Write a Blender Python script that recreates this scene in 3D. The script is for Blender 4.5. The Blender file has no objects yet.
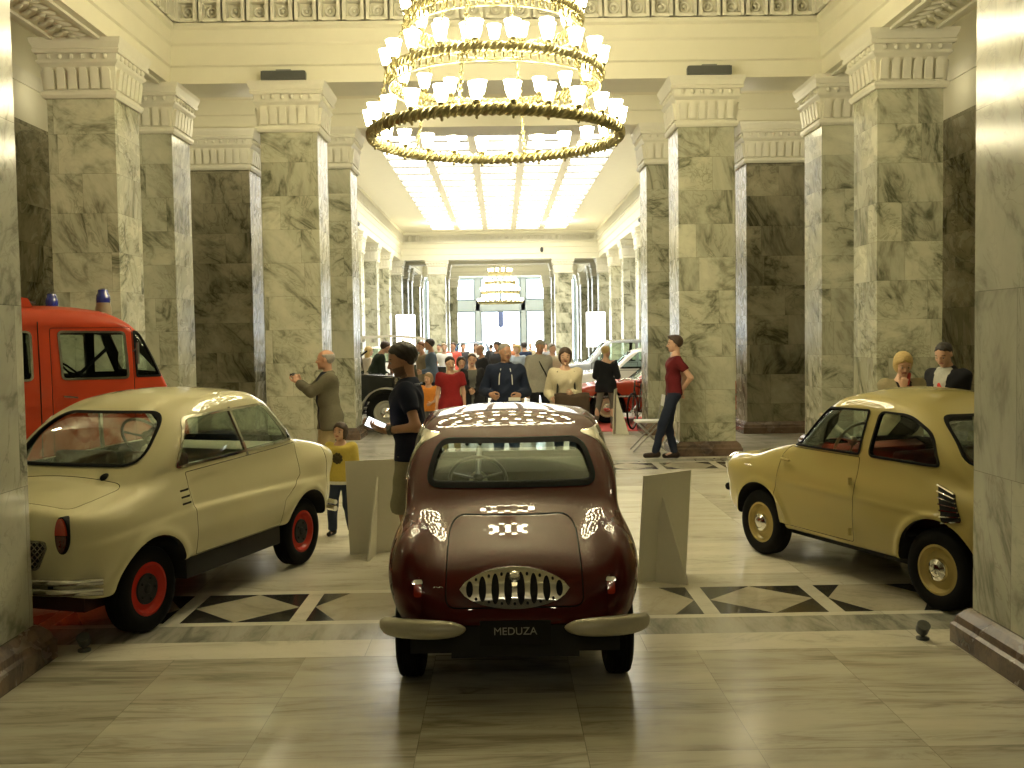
import bpy, bmesh, math, random
import numpy as np
from mathutils import Vector, Matrix
random.seed(7)
SC = bpy.context.scene
COL = SC.collection
PI = math.pi
V = Vector
# ------------------------------------------------------------------ camera
F = 1000.0
CAMZ = 1.70
VPX, VPY = 501.0, 337.0
ROLL = 0.0155
_y = V((VPX - 512, 384 - VPY, -F)).normalized()
_z = V((-ROLL, 1, 0)); _z = (_z - _y * _z.dot(_y)).normalized()
_x = _y.cross(_z)
RW = Matrix((_x, _y, _z))
cam_d = bpy.data.cameras.new('camera'); cam = bpy.data.objects.new('camera', cam_d); COL.objects.link(cam)
cam_d.sensor_width = 36.0; cam_d.lens = F / 1024 * 36; cam_d.clip_end = 200
cam.matrix_world = Matrix.Translation((0, 0, CAMZ)) @ RW.to_4x4()
SC.camera = cam
def ray(u, v): return RW @ V((u - 512, 384 - v, -F))
def at(u, v, Y):
    d = ray(u, v); t = Y / d.y
    return V((d.x * t, Y, CAMZ + d.z * t))
# ------------------------------------------------------------------ tagging
def tag(o, label=None, cat=None, group=None, kind=None):
    if label: o['label'] = label
    if cat: o['category'] = cat
    if group: o['group'] = group
    if kind: o['kind'] = kind
    return o
def empty(name, loc=(0, 0, 0), rz=0.0):
    o = bpy.data.objects.new(name, None); COL.objects.link(o)
    o.location = loc; o.rotation_euler = (0, 0, rz); o.empty_display_size = .1
    return o
def thing(name, label, cat, loc=(0, 0, 0), rz=0.0, group=None):
    return tag(empty(name, loc, rz), label, cat, group)
def mesh_obj(name, me, mats, parent=None, smooth=None):
    for m in (mats if isinstance(mats, (list, tuple)) else [mats]): 
        me.materials.append(m)
    if smooth is not None:
        me.polygons.foreach_set('use_smooth', [True] * len(me.polygons))
        me.set_sharp_from_angle(angle=math.radians(smooth))
    o = bpy.data.objects.new(name, me); COL.objects.link(o)
    if parent: o.parent = parent
    return o
def copy_tree(o, parent=None):
    c = o.copy(); COL.objects.link(c)
    if parent: c.parent = parent
    for ch in list(o.children): copy_tree(ch, c)
    return c
class MB:
    """collects simple solids into one mesh"""
    def __init__(s): s.v = []; s.f = []; s.m = []; s.M = Matrix(); s.mi = 0
    def add(s, vs, fs):
        b = len(s.v)
        s.v += [tuple(s.M @ V(p)) for p in vs]
        s.f += [[b + i for i in f] for f in fs]; s.m += [s.mi] * len(fs)
        return s
    def box(s, x0, x1, y0, y1, z0, z1):
        return s.add([(x0,y0,z0),(x1,y0,z0),(x1,y1,z0),(x0,y1,z0),(x0,y0,z1),(x1,y0,z1),(x1,y1,z1),(x0,y1,z1)],
            [(0,3,2,1),(4,5,6,7),(0,1,5,4),(1,2,6,5),(2,3,7,6),(3,0,4,7)])
    def loft(s, rings, cap=True, closed=True):
        n = len(rings[0]); vs = [p for r in rings for p in r]; fs = []
        for k in range(len(rings) - 1):
            for i in range(n if closed else n - 1):
                j = (i + 1) % n
                fs.append((k*n+i, k*n+j, (k+1)*n+j, (k+1)*n+i))
        if cap: fs.append(tuple(range(n))[::-1]); fs.append(tuple((len(rings)-1)*n+i for i in range(n)))
        return s.add(vs, fs)
    def sq(s, prof, cx, cy, hx, hy):
        """square stack: prof = [(z, offset)]"""
        return s.loft([[(cx-hx-o,cy-hy-o,z),(cx+hx+o,cy-hy-o,z),(cx+hx+o,cy+hy+o,z),(cx-hx-o,cy+hy+o,z)] for z, o in prof])
    def lathe(s, prof, n=24, c=(0,0,0), axis='z', cap=True):
        rings = []
        for r, h in prof:
            ring = []
            for i in range(n):
                a = 2*PI*i/n; p = (r*math.cos(a), r*math.sin(a), h)
                if axis == 'y': p = (p[0], -p[2], p[1])
                if axis == 'x': p = (p[2], p[0], p[1])
                ring.append((p[0]+c[0], p[1]+c[1], p[2]+c[2]))
            rings.append(ring)
        return s.loft(rings, cap)
    def torus(s, R, r, n=48, m=8, c=(0,0,0), axis='z', rz=None):
        rz = rz or r; rings = []
        for i in range(n):
            a = 2*PI*i/n; ring = []
            for j in range(m):
                b = 2*PI*j/m; q = R + r*math.cos(b); h = rz*math.sin(b)
                p = (q*math.cos(a), q*math.sin(a), h)
                if axis == 'y': p = (p[0], -p[2], p[1])
                if axis == 'x': p = (p[2], p[0], p[1])
                ring.append((p[0]+c[0], p[1]+c[1], p[2]+c[2]))
            rings.append(ring)
        rings.append(rings[0]); return s.loft(rings, False)
    def tube(s, pts, r, n=8, cap=True):
        pts = [V(p) for p in pts]; rings = []; up = None
        rs = r if isinstance(r, (list, tuple)) else [r]*len(pts)
        for k, p in enumerate(pts):
            t = (pts[min(k+1, len(pts)-1)] - pts[max(k-1, 0)]).normalized()
            if up is None:
                up = t.orthogonal().normalized()
            up = (up - t*up.dot(t)).normalized(); w = t.cross(up)
            rings.append([tuple(p + (up*math.cos(2*PI*i/n) + w*math.sin(2*PI*i/n))*rs[k]) for i in range(n)])
        return s.loft(rings, cap)
    def ell(s, c, r, n=12, m=8):
        prof = []; rings = []
        for k in range(m+1):
            b = -PI/2 + PI*k/m; q = max(math.cos(b), .02)
            rings.append([(c[0]+r[0]*q*math.cos(2*PI*i/n), c[1]+r[1]*q*math.sin(2*PI*i/n), c[2]+r[2]*math.sin(b)) for i in range(n)])
        return s.loft(rings)
    def prism(s, pts, axis, a, b):
        """extrude a 2D outline; axis y: pts=(x,z); axis x: pts=(y,z); axis z: pts=(x,y)"""
        def P(p, h): return {'y': (p[0], h, p[1]), 'x': (h, p[0], p[1]), 'z': (p[0], p[1], h)}[axis]
        n = len(pts); vs = [P(p, a) for p in pts] + [P(p, b) for p in pts]
        fs = [tuple(range(n)), tuple(range(2*n-1, n-1, -1))] + [(i, n+i, n+(i+1) % n, (i+1) % n) for i in range(n)]
        return s.add(vs, fs)
    def mesh(s, name='mesh', recalc=True):
        me = bpy.data.meshes.new(name); me.from_pydata(s.v, [], s.f)
        me.polygons.foreach_set('material_index', s.m)
        if recalc:
            bm = bmesh.new(); bm.from_mesh(me); bmesh.ops.recalc_face_normals(bm, faces=bm.faces); bm.to_mesh(me); bm.free()
        me.update(); return me
    def build(s, name, mats, parent=None, smooth=None, loc=None):
        o = mesh_obj(name, s.mesh(name), mats, parent, smooth)
        if loc is not None: o.location = loc
        return o
# ------------------------------------------------------------------ materials
class NT:
    def __init__(s, name):
        s.mat = bpy.data.materials.new(name); s.mat.use_nodes = True
        s.t = s.mat.node_tree; s.b = s.t.nodes['Principled BSDF']
    def n(s, typ, **kw):
        nd = s.t.nodes.new(typ)
        for k, v in kw.items():
            if k.startswith('i_'): nd.inputs[int(k[2:]) if k[2:].isdigit() else k[2:].replace('_', ' ')].default_value = v
            else: setattr(nd, k, v)
        return nd
    def l(s, a, b): s.t.links.new(a, b)
    def math(s, op, a, b=None, c=None):
        nd = s.n('ShaderNodeMath', operation=op)
        for i, q in enumerate((a, b, c)):
            if q is None: continue
            if isinstance(q, (int, float)): nd.inputs[i].default_value = q
            else: s.l(q, nd.inputs[i])
        return nd.outputs[0]
    def mix(s, f, a, b):
        nd = s.n('ShaderNodeMix', data_type='RGBA')
        for i, q in ((0, f), (6, a), (7, b)):
            if isinstance(q, (int, float)): nd.inputs[i].default_value = q
            elif isinstance(q, tuple): nd.inputs[i].default_value = (*q, 1) if len(q) == 3 else q
            else: s.l(q, nd.inputs[i])
        return nd.outputs[2]
    def ramp(s, f, stops):
        nd = s.n('ShaderNodeValToRGB'); e = nd.color_ramp.elements
        while len(e) < len(stops): e.new(.5)
        for k, (p, c) in enumerate(stops):
            e[k].position = p; e[k].color = (*c, 1) if isinstance(c, tuple) else (c, c, c, 1)
        s.l(f, nd.inputs[0]); return nd.outputs[0]
def sock(b, name): return b.inputs[name]
def plain(name, col, rough=.5, metal=0.0, coat=0.0, noise=.08, nscale=30.0, bump=0.0, spec=.5, alpha=None):
    """simple surface with a faint procedural variation of tone"""
    k = NT(name); b = k.b
    tc = k.n('ShaderNodeTexCoord')
    nz = k.n('ShaderNodeTexNoise', i_Scale=nscale, i_Detail=3.0); k.l(tc.outputs['Object'], nz.inputs['Vector'])
    lo = tuple(c * (1 - noise) for c in col); hi = tuple(min(1, c * (1 + noise)) for c in col)
    k.l(k.mix(nz.outputs[0], lo, hi), sock(b, 'Base Color'))
    sock(b, 'Roughness').default_value = rough; sock(b, 'Metallic').default_value = metal
    sock(b, 'Coat Weight').default_value = coat; sock(b, 'Coat Roughness').default_value = .025
    sock(b, 'Specular IOR Level').default_value = spec
    if bump:
        bp = k.n('ShaderNodeBump', i_Strength=bump, i_Distance=.01); k.l(nz.outputs[0], bp.inputs['Height']); k.l(bp.outputs[0], sock(b, 'Normal'))
    return k.mat
def emit(name, col, strength, base=(.9, .9, .9)):
    k = NT(name); b = k.b
    sock(b, 'Base Color').default_value = (*base, 1)
    sock(b, 'Emission Color').default_value = (*col, 1); sock(b, 'Emission Strength').default_value = strength
    return k.mat
def glass(name, tint=(.9, .95, .93), gloss=.12):
    """thin pane: mostly see-through, a little mirror"""
    k = NT(name); t = k.t
    tr = k.n('ShaderNodeBsdfTransparent'); tr.inputs[0].default_value = (*tint, 1)
    gl = k.n('ShaderNodeBsdfGlossy'); gl.inputs['Roughness'].default_value = .02; gl.inputs[0].default_value = (.95, .97, .97, 1)
    lw = k.n('ShaderNodeLayerWeight', i_Blend=.25)
    f = k.math('MULTIPLY_ADD', lw.outputs['Fresnel'], .28, gloss*.03)
    mx = k.n('ShaderNodeMixShader'); k.l(f, mx.inputs[0]); k.l(tr.outputs[0], mx.inputs[1]); k.l(gl.outputs[0], mx.inputs[2])
    out = [x for x in t.nodes if x.type == 'OUTPUT_MATERIAL'][0]; k.l(mx.outputs[0], out.inputs[0])
    return k.mat
def marble(name, light, dark, vein, rough=.2, bz=.88, bw=.39, floor=False, veinw=.045, stretch=(1, 1, 1), joint=.0035, scale=1.0, jdark=.45, tile=(.7, .7, 0., 0.), spec=.5):
    k = NT(name); b = k.b
    geo = k.n('ShaderNodeNewGeometry'); pos = geo.outputs['Position']
    sx = k.n('ShaderNodeSeparateXYZ'); k.l(pos, sx.inputs[0]); X, Y, Z = sx.outputs
    if floor:
        u = k.math('DIVIDE', k.math('ADD', X, tile[2]), tile[0]); v = k.math('DIVIDE', k.math('ADD', Y, tile[3]), tile[1])
        ui, vi = k.math('FLOOR', u), k.math('FLOOR', v)
        fu, fv = k.math('FRACT', u), k.math('FRACT', v)
        jw, jv = joint / tile[0], joint / tile[1]
    else:
        v = k.math('DIVIDE', Z, bz); vi = k.math('FLOOR', v); fv = k.math('FRACT', v)
        sh = k.math('MULTIPLY', k.math('FRACT', k.math('MULTIPLY', k.math('ADD', vi, 3.7), .618)), 1.7)
        u = k.math('ADD', k.math('DIVIDE', k.math('ADD', X, k.math('MULTIPLY', Y, 1.0)), bw * 2), sh); ui = k.math('FLOOR', u); fu = k.math('FRACT', u)
        jw, jv = joint / (bw * 2), joint / bz
    cid = k.n('ShaderNodeCombineXYZ'); k.l(ui, cid.inputs[0]); k.l(vi, cid.inputs[1])
    wn = k.n('ShaderNodeTexWhiteNoise', noise_dimensions='3D'); k.l(cid.outputs[0], wn.inputs['Vector'])
    off = k.n('ShaderNodeVectorMath', operation='SCALE'); k.l(wn.outputs['Color'], off.inputs[0]); off.inputs['Scale'].default_value = 9.0
    ad = k.n('ShaderNodeVectorMath', operation='ADD'); k.l(pos, ad.inputs[0]); k.l(off.outputs[0], ad.inputs[1])
    mp = k.n('ShaderNodeMapping'); mp.inputs['Scale'].default_value = stretch
    if floor: k.l(ad.outputs[0], mp.inputs['Vector'])
    else:
        vr = k.n('ShaderNodeVectorRotate', rotation_type='AXIS_ANGLE'); vr.inputs['Axis'].default_value = (.707, .707, 0); k.l(ad.outputs[0], vr.inputs['Vector'])
        k.l(k.math('MULTIPLY_ADD', k.math('SUBTRACT', wn.outputs['Value'], .5), 1.5, .95), vr.inputs['Angle']); k.l(vr.outputs[0], mp.inputs['Vector'])
    # veins
    n1 = k.n('ShaderNodeTexNoise', i_Scale=1.5*scale, i_Detail=7.0, i_Roughness=.58, i_Distortion=1.1); k.l(mp.outputs[0], n1.inputs['Vector'])
    r1 = k.math('ABSOLUTE', k.math('SUBTRACT', n1.outputs[0], .5))
    v1 = k.ramp(r1, [(0, 1.), (veinw, .25), (veinw*3.2, 0.)])
    n2 = k.n('ShaderNodeTexNoise', i_Scale=4.2*scale, i_Detail=6.0, i_Roughness=.6, i_Distortion=1.6); k.l(mp.outputs[0], n2.inputs['Vector'])
    r2 = k.math('ABSOLUTE', k.math('SUBTRACT', n2.outputs[0], .5))
    v2 = k.ramp(r2, [(0, .6), (veinw*.9, 0.), (1, 0.)])
    n3 = k.n('ShaderNodeTexNoise', i_Scale=2.2*scale, i_Detail=4.0, i_Roughness=.6); k.l(mp.outputs[0], n3.inputs['Vector'])
    tone = k.ramp(n3.outputs[0], [(.3, 0.), (.68, 1.)])
    c = k.mix(tone, light, dark)
    gate = k.ramp(n3.outputs[0], [(.4, .15), (.62, 1.)])
    c = k.mix(k.math('MULTIPLY', k.math('MAXIMUM', v1, v2), gate), c, vein)
    # joints and tone per slab
    slab = k.math('MULTIPLY_ADD', wn.outputs['Value'], .22, .86)
    jm = k.math('MAXIMUM', k.math('LESS_THAN', fv, jv), k.math('LESS_THAN', fu, jw))
    tot = k.math('MULTIPLY', slab, k.math('SUBTRACT', 1.0, k.math('MULTIPLY', jm, jdark)))
    hs = k.n('ShaderNodeMix', data_type='RGBA', blend_type='MULTIPLY'); hs.inputs[0].default_value = 1.0
    k.l(c, hs.inputs[6]); k.l(tot, hs.inputs[7]); k.l(hs.outputs[2], sock(b, 'Base Color'))
    k.l(k.math('MULTIPLY_ADD', n2.outputs[0], .12, rough - .05), sock(b, 'Roughness'))
    sock(b, 'Specular IOR Level').default_value = spec
    return k.mat
M = {}
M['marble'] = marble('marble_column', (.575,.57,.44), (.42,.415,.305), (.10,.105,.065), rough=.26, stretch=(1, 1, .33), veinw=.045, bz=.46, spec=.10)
M['marble_polished'] = marble('marble_polished_pier', (.56,.56,.46), (.44,.44,.355), (.15,.155,.12), rough=.13, stretch=(1, 1, .4), veinw=.035, bz=.95, spec=.45)
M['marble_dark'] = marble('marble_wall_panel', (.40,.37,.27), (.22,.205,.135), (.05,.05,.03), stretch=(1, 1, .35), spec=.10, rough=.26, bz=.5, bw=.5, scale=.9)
M['base_stone'] = marble('brown_base_stone', (.20,.135,.095), (.11,.075,.055), (.05,.035,.03), rough=.25, bz=3, bw=1.5)
M['floor_field'] = marble('floor_marble_field', (.585,.555,.44), (.475,.445,.34), (.24,.22,.16), rough=.19, floor=True, stretch=(.35, 2.4, 1), tile=(.7,.7,.376,.2), veinw=.05, jdark=.4)
M['floor_cross'] = marble('floor_marble_crossing', (.70,.67,.57), (.60,.57,.46), (.42,.40,.32), rough=.17, floor=True, stretch=(.5, 1.6, 1), tile=(1.4,1.05,.7,.35), veinw=.03, jdark=.35)
M['floor_pale'] = marble('floor_marble_pale_strip', (.70,.67,.56), (.62,.59,.48), (.45,.42,.34), rough=.18, floor=True, tile=(1.52,3,.76,0), stretch=(.6,1.5,1), veinw=.025)
M['floor_grey'] = marble('floor_marble_grey_strip', (.46,.45,.385), (.36,.35,.29), (.17,.17,.14), rough=.19, floor=True, tile=(1.1,3,.3,0), stretch=(2.4,.5,1), veinw=.07)
M['floor_black'] = marble('floor_marble_black', (.035,.034,.03), (.022,.022,.02), (.10,.10,.09), rough=.16, floor=True, tile=(9,9,0,0), veinw=.012)
M['floor_beige'] = marble('floor_marble_beige_inlay', (.50,.46,.35), (.43,.395,.30), (.30,.27,.2), rough=.18, floor=True, tile=(9,9,0,0))
M['floor_nave'] = marble('floor_marble_nave', (.70,.67,.58), (.60,.575,.48), (.42,.40,.33), rough=.17, floor=True, stretch=(.6,1.6,1), tile=(.9,.9,.45,.2), veinw=.035, jdark=.35)
M['plaster'] = plain('cream_plaster', (.73,.705,.565), .62, noise=.03, nscale=6)
M['plaster_cap'] = plain('capital_plaster', (.70,.68,.57), .5, noise=.05, nscale=14)
M['plaster_shadow'] = plain('plaster_recess', (.50,.475,.41), .7, noise=.06, nscale=14)
M['ceil'] = plain('ceiling_plaster', (.82,.775,.61), .65, noise=.03, nscale=4)
# ================================================================== the hall
CT, CB = 5.22, 4.55            # top and bottom of the capitals
CEIL = 6.45
HW = 4.47                      # half width of crossing and nave
IN = 2.48                      # inner line of the portal columns
W = .78
def struct(o, label=None): 
    o['kind'] = 'structure'
    if label: o['label'] = label
    return o
def capital_mesh(hx, hy):
    m = MB()
    m.sq([(CB, .03), (CB+.035, .05), (CB+.07, .05), (CB+.085, .015), (CB+.10, .012), (CB+.36, .035), (CB+.40, .075), (CB+.425, .085), (CB+.43, .06), (CB+.50, .07), (CB+.505, .10), (CB+.54, .115), (CB+.555, .10), (CB+.62, .13), (CT+.0, .14)], 0, 0, hx, hy)
    for s in range(4):
        hw, hd = ((hx, hy), (hy, hx))[s % 2]
        n = max(3, round(hw * 2 / .125))
        R = Matrix.Rotation(s * PI / 2, 4, 'Z')
        for i in range(n):
            x = -hw + (i + .5) * 2 * hw / n; w = hw / n * .72
            out = []
            for k in range(7):
                a = PI * k / 6
                out.append((x + w * math.cos(a), CB + .30 + w * 1.0 * math.sin(a)))
            out = [(x - w, CB + .105), (x + w, CB + .105)] + out
            m.M = R
            vs = []
            for (px, pz) in out: vs.append((px, -hd - .012 - (pz - CB - .1) * .085, pz))
            for (px, pz) in out: vs.append((px * 1.0, -hd - .045 - (pz - CB - .1) * .13, pz))
            q = len(out)
            m.add(vs, [tuple(range(q, 2*q))] + [(j, (j+1) % q, q+(j+1) % q, q+j) for j in range(q)])
            m.ell((x, -hd - .075, CB + .467), (w * .62, .03, .034), 8, 5)
        m.M = Matrix()
    return m
_cap = {}
def column(cx, cy, hx=W/2, hy=W/2, label=None, cap=True, mat='marble'):
    """a square pier of marble blocks: brown base, shaft, carved capital"""
    m = MB(); m.sq([(0, 0), (CB + .02, 0)], 0, 0, hx, hy)
    o = m.build('column', [M[mat]], None); o.location = (cx, cy, 0); struct(o, label); o['category'] = 'column'; o['group'] = 'marble columns of the hall'
    b = MB(); b.sq([(0, .085), (.10, .085), (.115, .07), (.15, .06), (.185, .03), (.20, .012), (.20, -.01)], 0, 0, hx, hy)
    b.build('base', [M['base_stone']], o)
    if cap:
        key = (round(hx, 3), round(hy, 3))
        if key not in _cap: _cap[key] = capital_mesh(hx, hy).mesh('capital'); _cap[key].materials.append(M['plaster_cap'])
        c = bpy.data.objects.new('capital', _cap[key]); COL.objects.link(c); c.parent = o
    return o
YE0, YC0, YC1 = 5.3, 5.3, 13.9        # first crossing
YN0, YN1 = 17.68, 45.4                # nave
YD0, YD1 = 49.2, 57.8                 # second crossing
side = {-1: 'left', 1: 'right'}
for s in (-1, 1):
    L = side[s]
    ix = s * (IN + W/2); ox = s * (HW + W/2)
    column(s * (2.52 + W/2), YC0 - W/2, label='near marble pier cut off by the %s edge of the photo' % L, mat='marble_polished')
    column(ix, 1.9, label='marble pier beside the photographer on the %s' % L)
    column(ox, YC0 - W/2, label='outer marble pier of the near portal, %s side' % L)
    column(ox, 7.0, label='marble column of the crossing behind the near %s pier' % L)
    column(ox, 11.86 + W/2, label='marble column %s' % ('behind the red van' if s < 0 else 'behind the ochre car and the bent pair'))
    column(ox, YC1 + W/2, label='%s outer column in line with the portal to the nave' % L)
    column(ix, YC1 + W/2, label='marble portal column %s' % ('behind the man in the grey blazer' if s < 0 else 'the man in the red T-shirt leans by'))
    column(ix, 16.9 + W/2, label='second portal column on the %s, just behind the first' % L)
    column(s * (4.16 + .95), 16.9 + W/2, .95, W/2, label='wide shade-toned marble pier at the end of the %s side aisle' % L, mat='marble_dark')  # darker than the column marble: the aisle's shade put into its colour
    y = 21.0; k = 0
    for word in ('first', 'second', 'third', 'fourth', 'fifth', 'sixth'):
        column(s * (4.55 + .39), y, label='%s column of the nave along the %s wall' % (word, L)); y += 4.1
    for (yy, nm) in ((YN1 + W/2, 'end of the nave'), (48.4 + W/2, 'edge of the far crossing'), (YD1 + W/2, 'portal before the great window')):
        column(ix, yy, label='inner %s column at the %s' % (L, nm)); column(ox, yy, label='outer %s column at the %s' % (L, nm))
    column(ox, 51.0, label='%s wall column of the far crossing, first' % L); column(ox, 56.0, label='%s wall column of the far crossing, second' % L)
# ---- beams: named trims
tn = [0]
def trim(mb, mat='plaster', smooth=None):
    tn[0] += 1
    return struct(mb.build('trim_%d' % tn[0], [M[mat]] if isinstance(mat, str) else mat, None, smooth))
def beam_y(s, x0, y0, y1):
    """beam along the hall, inner face at x0 (stepped fascia)"""
    m = MB()
    pr = [(0, 5.22), (0, 5.44), (.03, 5.46), (.03, 5.72), (.055, 5.75), (.055, 5.93), (.10, 5.96), (.10, 6.01), (.0, 6.015), (.0, 6.33), (.14, 6.335), (.14, CEIL), (-W, CEIL), (-W, 5.22)]
    vs = [(s * (x0 - o if o >= 0 else x0 - o), y0, z) for o, z in pr] + [(s * (x0 - o), y1, z) for o, z in pr]
    n = len(pr)
    m.add(vs, [tuple(range(n)), tuple(range(n, 2*n))] + [(i, (i+1) % n, n+(i+1) % n, n+i) for i in range(n)])
    return m
def beam_x(y0, y1, xw, inward, z1=CEIL):
    """beam across the hall; 'inward' = -1 when the dressed face looks to the camera, +1 away, 0 both"""
    m = MB()
    f = y0 if inward < 0 else y1; g = y1 if inward < 0 else y0; d = -1 if inward < 0 else 1
    pr = [(0, 5.22), (0, 5.44), (.03, 5.46), (.03, 5.72), (.055, 5.75), (.055, 5.93), (.10, 5.96), (.10, 6.01), (.0, 6.015), (.0, 6.33), (.14, 6.335), (.14, z1)]
    P = [(f + d * o, z) for o, z in pr] + [(g, z1), (g, 5.22)]
    m.prism(P, 'x', -xw, xw)
    return m
def medallions(x0, x1, face, d, z=6.02):
    """row of square blocks with a round rosette; on a face at y looking in direction d"""
    m = MB(); n = round((x1 - x0) / .324); p = (x1 - x0) / n
    for i in range(n):
        x = x0 + (i + .5) * p
        m.box(x - p*.46, x + p*.46, min(face, face + d*.12), max(face, face + d*.12), z, z + .045)
        m.box(x - p*.46, x + p*.46, min(face, face + d*.12), max(face, face + d*.12), z + .255, z + .30)
        for q in (-1, 1): m.box(x + q*p*.38 - p*.07, x + q*p*.38 + p*.07, min(face, face + d*.15), max(face, face + d*.15), z, z + .30)
        m.torus(.062, .02, 14, 6, (x, face + d*.02, z + .15), 'y'); m.ell((x, face + d*.02, z + .15), (.028, .03, .028), 8, 5)
    return m
def med_y(s, xf, y0, y1, z=6.02):
    m = MB(); n = round((y1 - y0) / .324); p = (y1 - y0) / n
    for i in range(n):
        y = y0 + (i + .5) * p; a, b = sorted((xf, xf - s*.15)); a2, b2 = sorted((xf, xf - s*.12))
        m.box(a2, b2, y - p*.46, y + p*.46, z, z + .045); m.box(a2, b2, y - p*.46, y + p*.46, z + .255, z + .30)
        for q in (-1, 1): m.box(a, b, y + q*p*.38 - p*.07, y + q*p*.38 + p*.07, z, z + .30)
        m.torus(.062, .02, 14, 6, (xf - s*.02, y, z + .15), 'x'); m.ell((xf - s*.02, y, z + .15), (.03, .028, .028), 8, 5)
    return m
XW = 6.1
for (a, b) in ((YC0, YC1), (YD0, YD1)):
    for s in (-1, 1):
        trim(beam_y(s, HW, a, b)); trim(med_y(s, s * HW, a + .15, b - .15), 'plaster_cap')
        # carved panel on the soffit of the side beam
        m = MB(); xm = s * (HW + .39)
        for x in (xm - .27, xm + .27): m.box(x - .03, x + .03, a + .1, b - .1, 5.19, 5.23)
        y = a + .2
        while y < b - .2:
            for q in (-1, 1):
                m.M = Matrix.Translation((xm + q*.11, y, 5.215)) @ Matrix.Rotation(q * .7, 4, 'Z'); m.ell((0, 0, 0), (.10, .035, .03), 8, 4); m.M = Matrix()
            m.ell((xm, y + .09, 5.215), (.05, .05, .03), 8, 4); y += .19
        trim(m, 'plaster_cap', 40)
for s in (-1, 1):
    trim(beam_y(s, HW, YN0, YN1)); trim(med_y(s, s * HW, YN0 + .1, YN1 - .1, 6.02), 'plaster_cap')
# cross beams: dressed faces towards each room
trim(beam_x(YC0 - W, YC0, XW, 1)); trim(beam_x(YC1, YC1 + W, XW, -1)); trim(medallions(-4.35, 4.35, YC1, -1), 'plaster_cap')
trim(beam_x(16.9, 16.9 + W, XW, -1)); 
trim(beam_x(YN1, YN1 + W, XW, -1)); trim(medallions(-4.35, 4.35, YN1, -1, 6.02), 'plaster_cap')
trim(beam_x(48.4, 48.4 + W, XW, 1)); trim(beam_x(YD1, YD1 + W, XW, -1)); trim(medallions(-4.35, 4.35, YD1, -1), 'plaster_cap')
trim(beam_x(1.5, 1.5 + W, XW, -1))
# ---- ceilings
SKY0, SKY1, SKH = 21.4, 44.2, 2.94
m = MB()
for (a, b, z) in ((2.28, YC0 - W, 5.75), (YC1 + W, 16.9, 5.70), (YN1 + W, 48.4, 5.70), (YD1 + W, 61.2, 5.75)):
    m.box(-XW, XW, a, b, z, z + .1)
m.box(-XW, XW, -14, 1.5, CEIL, CEIL + .1)
for (a, b) in ((YC0, YC1), (YD0, YD1)): m.box(-HW, HW, a - .4, b + .4, CEIL + .15, CEIL + .25)
for s in (-1, 1):
    a, b = sorted((s * (HW + W), s * 8.1))
    m.box(a, b, YC0, YC1, 5.75, 5.85); m.box(a, b, YD0, YD1, 5.75, 5.85); m.box(a, b, 16.9, YN1, 5.75, 5.85)
    a, b = sorted((s * SKH, s * (HW + .1))); m.box(a, b, 17.5, YN1 + .1, CEIL, CEIL + .1)
m.box(-SKH, SKH, 17.5, SKY0, CEIL, CEIL + .1); m.box(-SKH, SKH, SKY1, YN1 + .1, CEIL, CEIL + .1)
struct(m.build('ceiling', [M['ceil']]))
# skylight of five strips
M['sky_panel'] = emit('skylight_panel', (1.0, .965, .86), 8.0)
M['bar'] = plain('grey_glazing_bar', (.26,.25,.21), .6)
M['rib'] = plain('skylight_rib', (.80,.74,.58), .6)
sk = struct(empty('window_1', (0, (SKY0 + SKY1) / 2, CEIL)))
sk['label'] = 'long glazed ceiling light of five bright strips'; sk['category'] = 'skylight'
strip, rib = .996, .225
L2 = (SKY1 - SKY0) / 2
for i in range(5):
    x0 = -SKH + i * (strip + rib)
    m = MB(); m.box(x0 + .01, x0 + strip - .01, -L2, L2, .06, .07); m.build('glass_strip', [M['sky_panel']], sk)
    g = MB(); y = -L2 + .6
    while y < L2: g.box(x0, x0 + strip, y - .09, y + .09, -.03, .06); y += 1.2
    g.build('glazing_bars', [M['bar']], sk)
    if i < 4: r = MB(); r.box(x0 + strip, x0 + strip + rib, -L2, L2, -.05, .12); r.build('rib', [M['rib']], sk)
# ---- side walls
def wall(name, boxes, mat): 
    m = MB()
    for q in boxes:
        b = q[:6]; b = (*sorted(b[0:2]), *sorted(b[2:4]), *b[4:6]); m.mi = q[6]; m.box(*b)
    return struct(m.build(name, mat))
for s in (-1, 1):
    L = side[s]; B = []
    def pan(x0, x1, y0, y1, zt=4.55):
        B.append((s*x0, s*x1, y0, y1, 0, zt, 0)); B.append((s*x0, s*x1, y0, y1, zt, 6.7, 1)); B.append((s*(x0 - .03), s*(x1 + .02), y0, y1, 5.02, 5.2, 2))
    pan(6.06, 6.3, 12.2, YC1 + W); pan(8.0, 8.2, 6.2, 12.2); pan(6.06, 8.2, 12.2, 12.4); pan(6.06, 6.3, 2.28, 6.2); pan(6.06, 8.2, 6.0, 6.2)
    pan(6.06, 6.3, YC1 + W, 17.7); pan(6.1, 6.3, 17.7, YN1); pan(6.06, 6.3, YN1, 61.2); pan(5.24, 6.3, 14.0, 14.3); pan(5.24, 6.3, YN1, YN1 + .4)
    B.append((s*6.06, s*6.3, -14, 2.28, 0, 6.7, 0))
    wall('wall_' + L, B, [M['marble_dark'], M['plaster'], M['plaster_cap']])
wall('wall_back', [(-6.3, 6.3, -14.2, -14, 0, 6.7, 0)], [M['marble_dark'], M['plaster']])
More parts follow.
